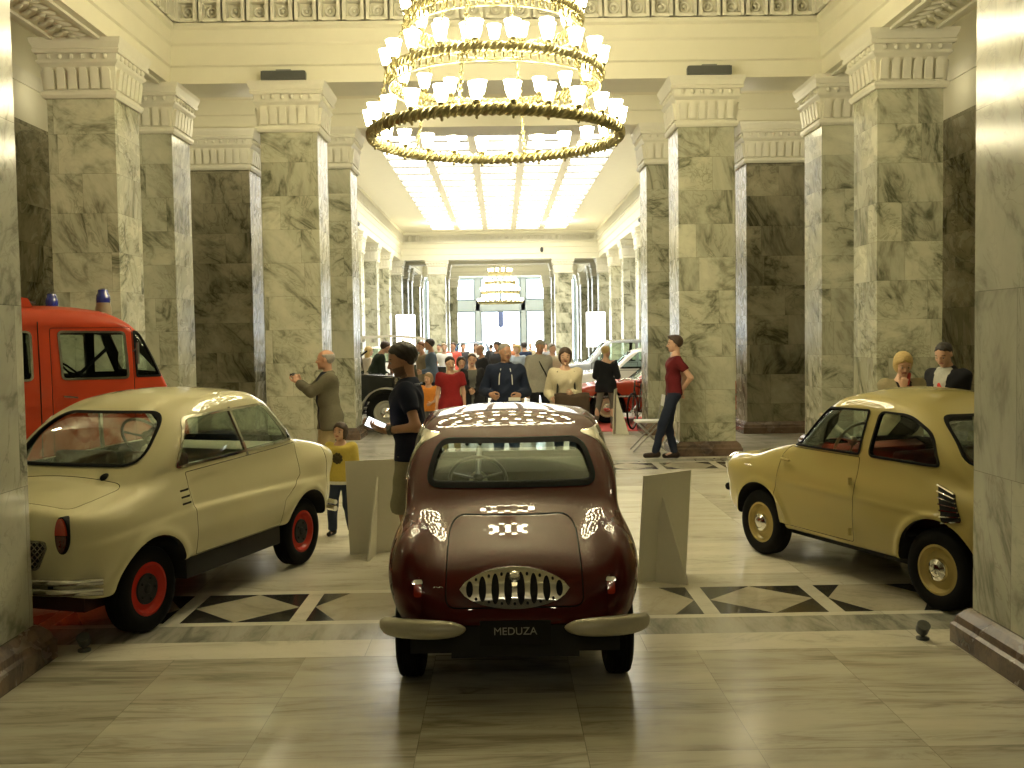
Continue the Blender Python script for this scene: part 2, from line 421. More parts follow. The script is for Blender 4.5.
# ---- floor
m = MB(); MF = ['floor_field', 'floor_cross', 'floor_pale', 'floor_grey', 'floor_black', 'floor_beige', 'floor_nave']
def fq(mi, pts): m.mi = mi; m.add([(p[0], p[1], 0) for p in pts], [tuple(range(len(pts)))])
def fr(mi, x0, x1, y0, y1): fq(mi, [(x0, y0), (x1, y0), (x1, y1), (x0, y1)])
FX = 8.3
fr(0, -FX, FX, -14.2, YC0)
def border(y0, d):
    """inlaid border: pale strip, grey strip, then squares with diamonds and hexagons"""
    Y = lambda q: y0 + d * q
    def R(mi, x0, x1, a, b): fr(mi, x0, x1, *sorted((Y(a), Y(b))))
    R(2, -FX, FX, 0, .30); R(3, -FX, FX, .30, .62); R(2, -FX, FX, .62, .69); R(2, -FX, FX, 1.34, 1.42)
    edges = [(-.45, .45, 1)]
    x = .55
    for i in range(10): edges += [(x, x + .66, (i + 1) % 2), (-x - .66, -x, (i + 1) % 2)]; x += .76
    edges.sort(); prev = -FX
    for (a, b, hexa) in edges:
        if a < -FX or b > FX: continue
        R(2, prev, a, .69, 1.34); prev = b
        y_0, y_1, ym = Y(.69), Y(1.34), Y(1.015); xm = (a + b) / 2
        if hexa:
            q = (b - a) * .27
            fq(5, [(a, ym), (a + q, y_0), (b - q, y_0), (b, ym), (b - q, y_1), (a + q, y_1)])
            for (px, qx) in ((a, a + q), (b, b - q)):
                for yy in (y_0, y_1): fq(4, [(px, yy), (qx, yy), (px, ym)])
        else:
            fq(5, [(a, ym), (xm, y_0), (b, ym), (xm, y_1)])
            for px in (a, b):
                for yy in (y_0, y_1): fq(4, [(px, yy), (xm, yy), (px, ym)])
    R(2, prev, FX, .69, 1.34)
border(YC0, 1); fr(1, -FX, FX, YC0 + 1.42, YC1 - 1.42); border(YC1, -1)
fr(6, -FX, FX, YC1, 61.4)
me = m.mesh('floor', recalc=False)
bm = bmesh.new(); bm.from_mesh(me)
for f in bm.faces:
    f.normal_update()
    if f.normal.z < 0: f.normal_flip()
bm.to_mesh(me); bm.free()
fl = struct(mesh_obj('floor', me, [M[q] for q in MF]))
# ---- the great window at the far end
M['win_frame'] = plain('window_frame_paint', (.42,.52,.62), .4)
M['daylight'] = emit('daylight_pane', (.86, .94, 1.0), 7.0)
M['win_wall'] = plain('window_surround', (.72,.78,.82), .5)
YW = 60.6
wn_ = struct(empty('window_2', (0, YW, 0))); wn_['label'] = 'tall bright window with blue frames at the far end'; wn_['category'] = 'window'
def wpane(x0, x1, z0, z1, name='pane'):
    p = MB(); p.box(x0, x1, .08, .09, z0, z1); p.build('pane', [M['daylight']], wn_)
    f = MB()
    for q in ((x0-.07, x0, z0-.07, z1+.07), (x1, x1+.07, z0-.07, z1+.07), (x0, x1, z0-.07, z0), (x0, x1, z1, z1+.07)): f.box(q[0], q[1], 0, .12, q[2], q[3])
    f.build('frame', [M['win_frame']], wn_)
for s in (-1, 1):
    for (z0, z1) in ((.3, 3.2), (4.0, 5.15)):
        wpane(*sorted((s * 1.62, s * 2.6)), z0, z1)
    wpane(*sorted((s * .05, s * 1.12)), .3, 3.2); wpane(*sorted((s * .05, s * 1.12)), 4.0, 5.15)
    wpane(*sorted((s * 3.4, s * 4.4)), .3, 5.1); wpane(*sorted((s * 4.8, s * 5.8)), .3, 5.1)
p = MB(); p.box(-.16, .16, -.1, 0, 2.3, 3.2); p.build('blind', [plain('blue_blind', (.22,.28,.6), .6)], wn_)
Bw = [(-6.2, 6.2, YW + .1, YW + .4, 0, 6.7, 0)]
for (x0, x1, z0, z1) in ((-1.5, 1.5, 3.3, 3.9), (-1.5,-1.25,.2,5.2), (1.25,1.5,.2,5.2), (-2.7,-1.5,3.3,3.9), (1.5,2.7,3.3,3.9), (-6.2,-2.75,5.2,6.7), (2.75,6.2,5.2,6.7), (-2.75,2.75,5.25,6.7)): Bw.append((x0, x1, YW + .02, YW + .1, z0, z1, 0))
wall('wall_front', Bw, [M['win_wall']])
# ================================================================== lamps
M['brass'] = plain('aged_brass', (.36,.32,.17), .38, metal=1.0, noise=.25, nscale=60)
M['shade'] = emit('frosted_lamp_shade', (1.0, .885, .56), 34.0)
M['shade_far'] = emit('frosted_lamp_shade_far', (1.0, .9, .66), 16.0)
def chandelier(loc, label, shade):
    root = thing('chandelier', label, 'chandelier', loc); root.scale = (.96, .96, .96)
    tulip = MB(); tulip.lathe([(.026, .0), (.045, .02), (.056, .06), (.062, .10), (.072, .14), (.078, .155), (.071, .15), (.05, .08), (.02, .02)], 14)
    cup = MB(); cup.lathe([(.006, -.16), (.014, -.15), (.014, -.13), (.008, -.12), (.008, -.05), (.02, -.045), (.035, -.012), (.04, .0), (.02, .012)], 10)
    tm = tulip.mesh('lamp_shade'); cm = cup.mesh('lamp_cup'); first = True
    for me, mt in ((tm, shade), (cm, M['brass'])):
        me.materials.append(mt); me.polygons.foreach_set('use_smooth', [True]*len(me.polygons))
    rings = [(1.222, -.02, 24, .05, .055), (1.056, .56, 20, .028, .05), (.86, 1.10, 18, .028, .05), (.62, 1.62, 12, .026, .045)]
    for (R, z, n, r, h) in rings:
        g = MB()
        # plaited band: three strands winding round the ring on a flat hoop
        g.torus(R, r*.72, 96, 8, (0, 0, z), rz=h*.85)
        for st in range(3):
            pts = []
            for i in range(361):
                a = 2*PI*i/360; b = a*38 + st*2*PI/3
                pts.append(((R + r*.8*math.cos(b))*math.cos(a), (R + r*.8*math.cos(b))*math.sin(a), z + h*.85*math.sin(b)))
            g.tube(pts, r*.34, 6, False)
        if R < 1.2:
            # openwork gallery below the hoop
            for k in range(n*4):
                a = 2*PI*k/(n*4); g.ell((R*math.cos(a)*.985, R*math.sin(a)*.985, z - .075), (.016, .016, .038), 6, 4)
            g.torus(R*.985, .01, 72, 5, (0, 0, z - .115))
        ro = g.build('ring', [M['brass']], root, 50)
        for i in range(n):
            a = 2*PI*(i + .5)/n
            for nm, me in (('lamp_shade', tm), ('lamp_cup', cm)):
                o = bpy.data.objects.new(nm, me); COL.objects.link(o); o.parent = ro
                o.location = (R*math.cos(a), R*math.sin(a), z + (.075 if nm == 'lamp_shade' else .075))
    g = MB()
    for k in range(6):
        a = 2*PI*k/6 + .26
        for (R0, z0, *_), (R1, z1, *_) in zip(rings[:-1], rings[1:]):
            N = 14
            for q in range(N):
                t = (q + .5)/N; R = R0 + (R1 - R0)*t; z = z0 + (z1 - z0)*t
                g.M = Matrix.Translation((R*math.cos(a), R*math.sin(a), z)) @ Matrix.Rotation(a + (PI/2 if q % 2 else 0), 4, 'Z')
                g.torus(.02, .006, 8, 4, (0, 0, 0), 'x', rz=.006)
            g.M = Matrix()
            g.tube([(R0*math.cos(a), R0*math.sin(a), z0), (R1*math.cos(a), R1*math.sin(a), z1)], .007, 5)
        g.tube([(.62*math.cos(a), .62*math.sin(a), 1.62), (.05*math.cos(a), .05*math.sin(a), 2.5)], .009, 5)
    g.build('chains', [M['brass']], root)
    g = MB(); g.lathe([(.02, 2.3), (.09, 2.4), (.05, 2.5), (.03, 2.55), (.03, 2.82), (.22, 2.86), (.26, 2.915)], 20); g.build('ceiling_rose', [M['brass']], root, 40)
    return root
chandelier((-.02, 9.6, 3.62), 'huge tiered brass chandelier of glowing tulip shades over the maroon car', M['shade'])
chandelier((0, 53.5, 3.55), 'distant tiered chandelier glowing before the great window', M['shade_far'])
# floodlights above the portal capitals
M['black_metal'] = plain('dark_grey_metal', (.07,.075,.07), .45, noise=.1)
for s in (-1, 1):
    c = s * (IN + W/2) - (.02 if s < 0 else -.02)
    t = thing('floodlight', 'long dark floodlight on the %s portal capital' % side[s], 'floodlight', (c, YC1 - .13, CT), group='floodlights on the portal capitals')
    m = MB(); m.prism([(-.05, .0), (.03, .0), (.05, .05), (.05, .10), (-.05, .115)], 'x', -.3, .3); m.build('housing', [M['black_metal']], t)
    m = MB(); m.box(-.28, .28, -.045, .04, .10, .122); m.box(-.1, .1, -.03, .03, .12, .14); m.build('lamp_glass', [plain('lamp_glass_grey', (.2,.21,.2), .2)], t)
# small spotlights on the nave cornice
for k, (u, v, Y, lab) in enumerate(((383, 241, 30.0, 'small spotlight on the left nave cornice'), (613, 240, 30.0, 'small spotlight on the right nave cornice'))):
    s = -1 if k == 0 else 1
    p = V((s * (HW - .115), Y, 5.15))
    t = thing('spotlight', lab, 'spotlight', p)
    m = MB(); m.lathe([(.05, -.12), (.07, -.1), (.07, .06), (.03, .1)], 12, (-s*.14, 0, -.02), 'y'); m.build('lamp_head', [M['black_metal']], t, 40)
    m = MB(); m.tube([(.0, 0, .1), (-s*.1, 0, .1), (-s*.14, 0, .02)], .015, 6); m.build('bracket', [M['black_metal']], t)
t = thing('spotlight', 'tiny dark fitting on the beam at the end of the nave', 'spotlight', (1.9, YN1 - .0, 5.6))
m = MB(); m.lathe([(.03, -.1), (.07, -.06), (.07, .08), (.03, .12)], 10, (0, -.08, 0)); m.build('lamp_head', [M['black_metal']], t, 40)
# glowing wall panels at the far end of the nave
for s in (-1, 1):
    t = thing('light_panel', 'white glowing panel before the %s end column of the nave' % side[s], 'light panel', (s * 4.25, YN1 - .6, 0), group='glowing panels at the end of the nave')
    m = MB(); m.box(-.42, .42, -.04, .04, 1.2, 2.75); m.build('lit_face', [emit('lit_panel_face', (1, .97, .9), 6.0)], t)
    m = MB(); m.box(-.44, .44, .04, .09, 1.17, 2.78); m.box(-.3, -.24, -.02, .08, 0, 1.2); m.box(.24, .3, -.02, .08, 0, 1.2); m.build('frame', [M['black_metal']], t)
# unseen point lamps added: fill for aisles, bays, nave; highlight dots from behind camera
def lamp(x, y, z, e, r=.12, col=(1, .89, .6)):
    d = bpy.data.lights.new('added_lamp', 'POINT'); d.energy = e; d.shadow_soft_size = r; d.color = col
    o = bpy.data.objects.new('added_lamp', d); COL.objects.link(o); o.location = (x, y, z)
for s in (-1, 1):
    lamp(s*3.87, 15.78, 4.9, 15); lamp(s*1.3, 15.78, 5.25, 16); lamp(s*5.65, 13.1, 4.9, 4); lamp(s*6.9, 9.2, 5.0, 35); lamp(s*5.7, 15.78, 4.9, 8)
    for y in (23, 31, 39): lamp(s*5.7, y, 5.2, 45)
    lamp(s*1.0, -3.4, 4.3, 26, .09)
lamp(0, -3.0, 4.7, 26, .09)
for s in (-1, 1): lamp(s*2.4, 41.6, 5.9, 90); lamp(s*3.3, 20.0, 5.9, 30)
# world: nothing outside but a dim sky
w = bpy.data.worlds.new('world'); SC.world = w; w.use_nodes = True
w.node_tree.nodes['Background'].inputs[0].default_value = (.7, .8, 1, 1); w.node_tree.nodes['Background'].inputs[1].default_value = .3
SC.view_settings.view_transform = 'Standard'; SC.view_settings.look = 'None'
SC.view_settings.gamma = 1; SC.view_settings.use_curve_mapping = False
SC.view_settings.exposure = 0.33
cy = SC.cycles
cy.use_denoising = True; cy.max_bounces = 7; cy.diffuse_bounces = 4; cy.glossy_bounces = 4; cy.transparent_max_bounces = 16; cy.sample_clamp_indirect = 6.0; cy.caustics_reflective = False; cy.caustics_refractive = False
# ================================================================== implicit shapes -> one smooth skin
def surface_net(Fv, org, h, iso=0.0):
    """closed smooth skin of {Fv < iso} on a regular grid (numpy surface nets)"""
    S = Fv < iso
    nx, ny, nz = Fv.shape
    c = np.zeros((nx-1, ny-1, nz-1), np.int8)
    for i in (0, 1):
        for j in (0, 1):
            for k in (0, 1): c += S[i:nx-1+i, j:ny-1+j, k:nz-1+k]
    act = (c > 0) & (c < 8)
    idx = -np.ones(act.shape, np.int64); cells = np.argwhere(act); idx[act] = np.arange(len(cells))
    P = np.zeros((len(cells), 3)); N = np.zeros(len(cells))
    ci, cj, ck = cells.T
    corners = [(i, j, k) for i in (0, 1) for j in (0, 1) for k in (0, 1)]
    val = {q: Fv[ci+q[0], cj+q[1], ck+q[2]] - iso for q in corners}
    for a in corners:
        for ax in range(3):
            if a[ax]: continue
            b = list(a); b[ax] = 1; b = tuple(b)
            va, vb = val[a], val[b]; m = (va < 0) != (vb < 0)
            t = np.where(m, va / np.where(m, va - vb, 1), 0)
            p = np.array(a, float)[None, :].repeat(len(cells), 0); p[:, ax] += t
            P += p * m[:, None]; N += m
    P = (P / N[:, None] + cells) * h + np.array(org)[None, :]
    faces = []
    for ax in range(3):
        sl0 = [slice(1, -1)] * 3; sl0[ax] = slice(0, -1); sl1 = list(sl0); sl1[ax] = slice(1, None)
        A, B = S[tuple(sl0)], S[tuple(sl1)]
        e = np.argwhere(A != B); e[:, [q for q in range(3) if q != ax]] += 1
        if not len(e): continue
        inside = S[tuple(e.T)]
        u, v = [(1, 2), (2, 0), (0, 1)][ax]
        def cell(du, dv):
            q = e.copy(); q[:, u] -= du; q[:, v] -= dv
            return idx[tuple(q.T)]
        quad = np.stack([cell(1, 1), cell(0, 1), cell(0, 0), cell(1, 0)], 1)
        quad[~inside] = quad[~inside][:, ::-1]
        faces.append(quad)
    return P, np.concatenate(faces)
def net_mesh(P, Q, name='skin'):
    me = bpy.data.meshes.new(name)
    me.vertices.add(len(P)); me.vertices.foreach_set('co', P.astype(np.float32).ravel())
    me.loops.add(Q.size); me.loops.foreach_set('vertex_index', Q.astype(np.int32).ravel())
    me.polygons.add(len(Q)); me.polygons.foreach_set('loop_start', np.arange(0, Q.size, 4, dtype=np.int32))
    me.update(calc_edges=True); me.validate(); return me
def grid(lo, hi, h):
    ax = [np.arange(a, b + h, h) for a, b in zip(lo, hi)]
    return np.meshgrid(*ax, indexing='ij'), (ax[0][0], ax[1][0], ax[2][0])
def normalise(Fv, h, lim=.25):
    g = np.gradient(Fv, h); n = np.sqrt(g[0]**2 + g[1]**2 + g[2]**2)
    return Fv / np.maximum(n, lim)
def smin(a, b, k):
    q = np.clip(.5 + .5*(b - a)/k, 0, 1); return b + (a - b)*q - k*q*(1 - q)
def smax(a, b, k): return -smin(-a, -b, k)
def sstep(a, b, x):
    t = np.clip((x - a)/(b - a), 0, 1); return t*t*(3 - 2*t)
def curve(pts):
    """smooth monotone curve through (x, y) points, constant outside"""
    x = np.array([p[0] for p in pts], float); y = np.array([p[1] for p in pts], float)
    d = np.diff(y)/np.diff(x); m = np.zeros(len(x)); hx = np.diff(x)
    m[0], m[-1] = d[0], d[-1]
    for i in range(1, len(x)-1):
        if d[i-1]*d[i] > 0:
            w1, w2 = 2*hx[i] + hx[i-1], hx[i] + 2*hx[i-1]; m[i] = (w1 + w2)/(w1/d[i-1] + w2/d[i])
    def f(q):
        q = np.clip(q, x[0], x[-1]); i = np.clip(np.searchsorted(x, q) - 1, 0, len(x)-2)
        t = (q - x[i])/hx[i]
        return (2*t**3 - 3*t**2 + 1)*y[i] + (t**3 - 2*t**2 + t)*hx[i]*m[i] + (3*t**2 - 2*t**3)*y[i+1] + (t**3 - t**2)*hx[i]*m[i+1]
    return f
# ---- mesh booleans on temporary objects
DBG = False
def nonman(me):
    bm = bmesh.new(); bm.from_mesh(me); r = sum(not e.is_manifold for e in bm.edges); bm.free(); return r
def boolean(a, b, op):
    """a, b: meshes (same material slots by index); returns a new mesh"""
    oa = bpy.data.objects.new('tmp', a); ob = bpy.data.objects.new('tmp', b); COL.objects.link(oa); COL.objects.link(ob)
    md = oa.modifiers.new('b', 'BOOLEAN'); md.object = ob; md.operation = op; md.solver = 'MANIFOLD'
    dg = bpy.context.evaluated_depsgraph_get(); dg.update()
    me = bpy.data.meshes.new_from_object(oa.evaluated_get(dg))
    if len(me.polygons) == 0 and op != 'INTERSECT':
        print("BOOLFAIL"); md.solver = "EXACT"; dg.update(); me = bpy.data.meshes.new_from_object(oa.evaluated_get(dg))
    if DBG and len(me.polygons) == len(a.polygons):
        import traceback; print('SAME', op, [(f.name, f.lineno) for f in traceback.extract_stack()[-6:-1]], nonman(a), nonman(b))
    if len(me.polygons) == len(a.polygons) and op == 'INTERSECT': me.clear_geometry()
    bpy.data.objects.remove(oa); bpy.data.objects.remove(ob)
    return me
def purge():
    for q in [x for x in bpy.data.meshes if x.users == 0]: bpy.data.meshes.remove(q)
CUT = lambda a, b: boolean(a, b, 'DIFFERENCE')
AND = lambda a, b: boolean(a, b, 'INTERSECT')
OR = lambda a, b: boolean(a, b, 'UNION')
SLOT = [bpy.data.materials.new('slot') for _ in range(3)]
def setmat(me, i):
    while len(me.materials) < 3: me.materials.append(SLOT[len(me.materials)])
    me.polygons.foreach_set('material_index', [i]*len(me.polygons)); return me
def offset_poly(pts, d):
    """grow (d>0) a counter-clockwise outline"""
    n = len(pts); out = []
    ar = sum(pts[i][0]*pts[(i+1) % n][1] - pts[(i+1) % n][0]*pts[i][1] for i in range(n))
    sg = 1 if ar > 0 else -1
    for i in range(n):
        p0, p1, p2 = V(pts[i-1]), V(pts[i]), V(pts[(i+1) % n])
        n1 = V((p1.y - p0.y, p0.x - p1.x)).normalized()*sg; n2 = V((p2.y - p1.y, p1.x - p2.x)).normalized()*sg
        b = (n1 + n2); L = b.length
        if L < 1e-6: out.append(tuple(p1 + n1*d)); continue
        b /= L; out.append(tuple(p1 + b*min(d/max(b.dot(n1), .4), abs(d)*2.2) if d > 0 else p1 + b*d/max(b.dot(n1), .4)))
    return out
def rounded(pts, r, n=6):
    """outline with rounded corners; r one number or one per corner"""
    out = []; N = len(pts)
    for i in range(N):
        p0, p1, p2 = V(pts[i-1]), V(pts[i]), V(pts[(i+1) % N]); rr = r[i] if isinstance(r, (list, tuple)) else r
        a = (p0 - p1); b = (p2 - p1); rr = min(rr, a.length*.48, b.length*.48)
        A, B = p1 + a.normalized()*rr, p1 + b.normalized()*rr
        for k in range(n+1):
            t = k/n; out.append(tuple(A*(1-t)**2 + p1*2*t*(1-t) + B*t*t))
    return out
def prism_mesh(pts, axis, a, b, mi=0):
    m = MB(); m.prism(pts, axis, a, b); return setmat(m.mesh('cutter'), mi)
def ring_prism(pts, d_out, d_in, axis, a, b, mi=0):
    return CUT(prism_mesh(offset_poly(pts, d_out), axis, a, b, mi), prism_mesh(offset_poly(pts, d_in), axis, a-1, b+1, mi))
def finish(me, name, mats, parent, angle=32, loc=None):
    mi = np.zeros(len(me.polygons), np.int32); me.polygons.foreach_get('material_index', mi)
    me.materials.clear()
    for q in mats: me.materials.append(q)
    me.polygons.foreach_set('material_index', np.minimum(mi, len(mats) - 1))
    me.polygons.foreach_set('use_smooth', [True]*len(me.polygons)); me.set_sharp_from_angle(angle=math.radians(angle))
    o = bpy.data.objects.new(name, me); COL.objects.link(o)
    if parent: o.parent = parent
    if loc is not None: o.location = loc
    return o
class Body:
    """car body skin on a grid, with offset copies for windows, doors and trims"""
    def __init__(s, field, lo, hi, h):
        (X, Y, Z), s.org = grid(lo, hi, h); s.h = h
        s.X, s.Y, s.Z = X, Y, Z
        s.F = np.clip(normalise(field(X, Y, Z), h), -.15, .15)
        for ax in range(3):
            q = s.F.copy(); sl = lambda a, b: tuple(slice(a, b) if i == ax else slice(None) for i in range(3))
            q[sl(1, -1)] = .25*s.F[sl(0, -2)] + .5*s.F[sl(1, -1)] + .25*s.F[sl(2, None)]; s.F = q
    def skin(s, iso=0.0, mi=0, F=None):
        P, Q = surface_net(s.F if F is None else F, s.org, s.h, iso); return setmat(net_mesh(P, Q), mi)
    def layer(s, out, inn, mi=0):
        """solid layer of the skin between two offsets (+ is outwards)"""
        return s.skin(0, mi, np.maximum(s.F - out, inn - s.F))
# ================================================================== cars
def paint(name, col, rough=.28, coat=1.0):
    return plain(name, col, .5, coat=coat, noise=.03, nscale=3, spec=.04)
M['chrome'] = plain('chrome', (.78,.77,.74), .1, metal=1.0, noise=.03)
M['rubber'] = plain('black_rubber', (.008,.008,.008), .7, noise=.2, spec=.08)
M['black'] = plain('black_underside', (.012,.012,.012), .7, noise=.2)
M['gap'] = plain('dark_gap', (.006,.005,.005), .8, noise=.2)
M['cabin'] = plain('dark_cabin_lining', (.02,.018,.015), .85, noise=.2, spec=.1)
M['glass'] = glass('car_glass')
M['maroon'] = paint('maroon_paint', (.075,.006,.005), .22, .66)
M['cream'] = paint('cream_paint', (.63,.59,.37), .3)
M['ochre'] = paint('ochre_paint', (.43,.36,.135), .3)
M['firered'] = paint('fire_red_paint', (.37,.045,.017), .35, .5)
M['silver'] = plain('silver_bumper_paint', (.46,.44,.35), .35, metal=.25, noise=.08)
M['redlens'] = plain('red_lamp_lens', (.42,.035,.012), .15, coat=1, noise=.2, nscale=80)
M['darkredlens'] = plain('dark_red_lamp_lens', (.075,.012,.01), .15, coat=1, noise=.2, nscale=80)
M['red_rim'] = paint('red_wheel_paint', (.50,.035,.022), .35, .4)
M['ochre_rim'] = paint('ochre_wheel_paint', (.44,.35,.13), .35, .4)
M['seat_brown'] = plain('dark_red_seat_cloth', (.09,.025,.02), .8, noise=.2)
M['dash'] = plain('dashboard_grey_green', (.045,.045,.032), .8, noise=.06, spec=.1)
M['wheelgrey'] = plain('grey_green_plastic', (.09,.085,.06), .35, noise=.05)
M['ivory'] = plain('ivory_plastic', (.55,.5,.36), .35, noise=.05)
def mk(M_, lst): return [M[q] if isinstance(q, str) else q for q in lst]
def wheel(parent, x, y, r, w, rim, hub='chrome', style=0, label=None):
    """tyre with a pressed rim and a hub cap; outside on the sign of y"""
    s = 1 if y > 0 else -1
    t = MB(); hw = w/2; ri = r*.60
    prof = [(ri, -hw*.8), (ri+.012, -hw*.95), (r*.82, -hw*1.06), (r*.95, -hw*.9), (r*.985, -hw*.72)]
    for q in (-.55, -.2, .2, .55): prof += [(r*.985, hw*(q-.09)), (r*.972, hw*(q-.05)), (r*.972, hw*(q+.05)), (r*.985, hw*(q+.09))]
    prof += [(r*.985, hw*.72), (r*.95, hw*.9), (r*.82, hw*1.06), (ri+.012, hw*.95), (ri, hw*.8)]
    prof = [(a, b) for a, b in prof]
    t.lathe(prof + [prof[0]], 40, (0,0,0), 'y', cap=False)
    o = t.build('wheel', [M['rubber']], parent, 40); o.location = (x, y, r)
    g = MB(); k = -s   # lathe 'y' axis maps height h to -? keep explicit
    def L(p): return [(a, -h*s) for a, h in p]
    g.lathe(L([(.02, -hw*.7), (ri, -hw*.75), (ri*1.03, hw*.88), (ri*.93, hw*.92), (ri*.86, hw*.55), (ri*.8, hw*.42), (ri*.62, hw*.5), (ri*.52, hw*.66), (.02, hw*.66)]), 36, (0,0,0), 'y')
    ro = g.build('rim', [rim], o, 35)
    # ventilation holes
    hh = MB()
    for i in range(8):
        a = 2*PI*(i+.5)/8; hh.ell((ri*.72*math.cos(a), s*hw*.45, ri*.72*math.sin(a)), (ri*.07, .006, ri*.07), 8, 4)
    if style == 1: hh.build('rim_holes', [M['gap']], o)
    c = MB()
    if hub == 'dark':
        for i in range(5):
            a = 2*PI*i/5; c.ell((ri*.42*math.cos(a), s*hw*.76, ri*.42*math.sin(a)), (.011, .012, .011), 6, 4)
        c.lathe(L([(ri*.60, hw*.55), (ri*.58, hw*.72), (ri*.4, hw*.74), (ri*.2, hw*.7), (ri*.16, hw*.9), (.004, hw*.95)]), 28, (0,0,0), 'y'); c.build('hub', [M['black']], o, 35)
    else:
        c.lathe(L([(ri*.5, hw*.62), (ri*.5, hw*.72), (ri*.44, hw*.98), (ri*.3, hw*1.15), (ri*.27, hw*1.12), (ri*.2, hw*1.2), (.004, hw*1.24)]), 28, (0,0,0), 'y'); c.build('hubcap', [M['chrome']], o, 30)
    return o
def steering_wheel(parent, c, r, tilt, mat, axis=-1):
    m = MB(); m.M = Matrix.Translation(c) @ Matrix.Rotation(tilt, 4, 'Y'); m.torus(r, .011, 40, 8, (0,0,0), 'x')
    o = m.build('steering_wheel', [mat], parent, 60)
    m = MB(); m.M = Matrix.Translation(c) @ Matrix.Rotation(tilt, 4, 'Y')
    m.ell((.03, 0, 0), (.035, .035, .035), 10, 6)
    for a in (.35, PI - .35, -PI/2): m.tube([(0, r*math.cos(a), r*math.sin(a)), (.02, 0, 0)], .008, 6)
    m.tube([(.02, 0, 0), (.42, 0, -.02)], .018, 8)
    m.build('spokes', [mat], o, 60)
    return o
def seats(parent, x, z, hw, mat, zt=.75):
    for s in (-1, 1):
        m = MB()
        m.loft([[(x - .02 + .10*k, s*.27 + a*.22*(1 - .12*(k > 2)), z + .04*0 + zt_) for a in (-1, 1)] + [(x + .07 + .10*k, s*.27 + a*.22, z + zt_) for a in (1, -1)] for k, zt_ in ((0, zt - z), (.3, (zt - z)*.7), (.6, 0))])
        m.box(x, x + .48, s*.27 - .22, s*.27 + .22, z - .06, z + .07)
        o = m.build('seat', [mat], parent, 30); bv = o.modifiers.new('b', 'BEVEL'); bv.width = .025; bv.segments = 3
def windows(body, me, outlines, inner=-.05, gask=.012, rim='rubber', parent=None, glassmat=None, chrome=None):
    """cut window openings and lay panes and rims that follow the skin. outlines: (pts, axis, a, b, rim material)"""
    glassmat = glassmat or M['glass']
    Lg = CUT(body.skin(-.006), body.skin(-.011)); Lr = CUT(body.skin(.006), body.skin(-.022))
    for (pts, ax, a, b, rm) in outlines:
        me = CUT(me, prism_mesh(pts, ax, a, b, 1))
        finish(AND(Lg, prism_mesh(pts, ax, a, b)), 'window_pane', [glassmat], parent)
        rg = ring_prism(pts, .004, -gask, ax, a, b)
        finish(AND(Lr, rg), 'window_rim', [M[rm]], parent, 40)
    return me
def groove(body, me, pts, axis, a, b, w=.004, depth=.012):
    L = CUT(body.skin(.02, 2), body.skin(-depth, 2))
    return CUT(me, AND(L, ring_prism(pts, w/2, -w/2, axis, a, b, 2)))
def panel(body, me, pts, axis, a, b, name, mats, parent, depth=.014, gap=.004, cuts=()):
    """a door or lid: its own piece of skin lying in a recess"""
    L = CUT(body.skin(.02, 2), body.skin(-depth - .003, 2)); Ls = CUT(body.skin(0, 0), body.skin(-depth, 2))
    me = CUT(me, AND(L, prism_mesh(pts, axis, a, b, 2)))
    d = AND(Ls, prism_mesh(offset_poly(pts, -gap), axis, a, b, 2))
    for c in cuts: d = CUT(d, c)
    return me, finish(d, name, mats, parent, 30)
def on_skin(body, pts, axis, a, b, out, inn, name, mats, parent, holes=(), angle=35, shift=None):
    d = AND(CUT(body.skin(out), body.skin(inn)), prism_mesh(pts, axis, a, b))
    if shift: d.transform(Matrix.Translation(shift))
    for h in holes: d = CUT(d, h)
    return finish(d, name, mats, parent, angle)
def oval(cy, cz, ry, rz, n=28, pw=2.0, rot=0.0):
    out = []
    for i in range(n):
        a = 2*PI*i/n; c, s_ = math.cos(a), math.sin(a)
        x = math.copysign(abs(c)**(2/pw), c)*ry; z = math.copysign(abs(s_)**(2/pw), s_)*rz
        out.append((cy + x*math.cos(rot) - z*math.sin(rot), cz + x*math.sin(rot) + z*math.cos(rot)))
    return out
def disc_cut(x, z, r, y0, y1, mi=2, n=40):
    return prism_mesh([(x + r*math.cos(2*PI*i/n), z + r*math.sin(2*PI*i/n)) for i in range(n)], 'y', y0, y1, mi)
def plan_w(X, xm, L, p, w): return w*np.maximum(1 - np.abs((X - xm)/L)**p, 1e-4)**(1/p)
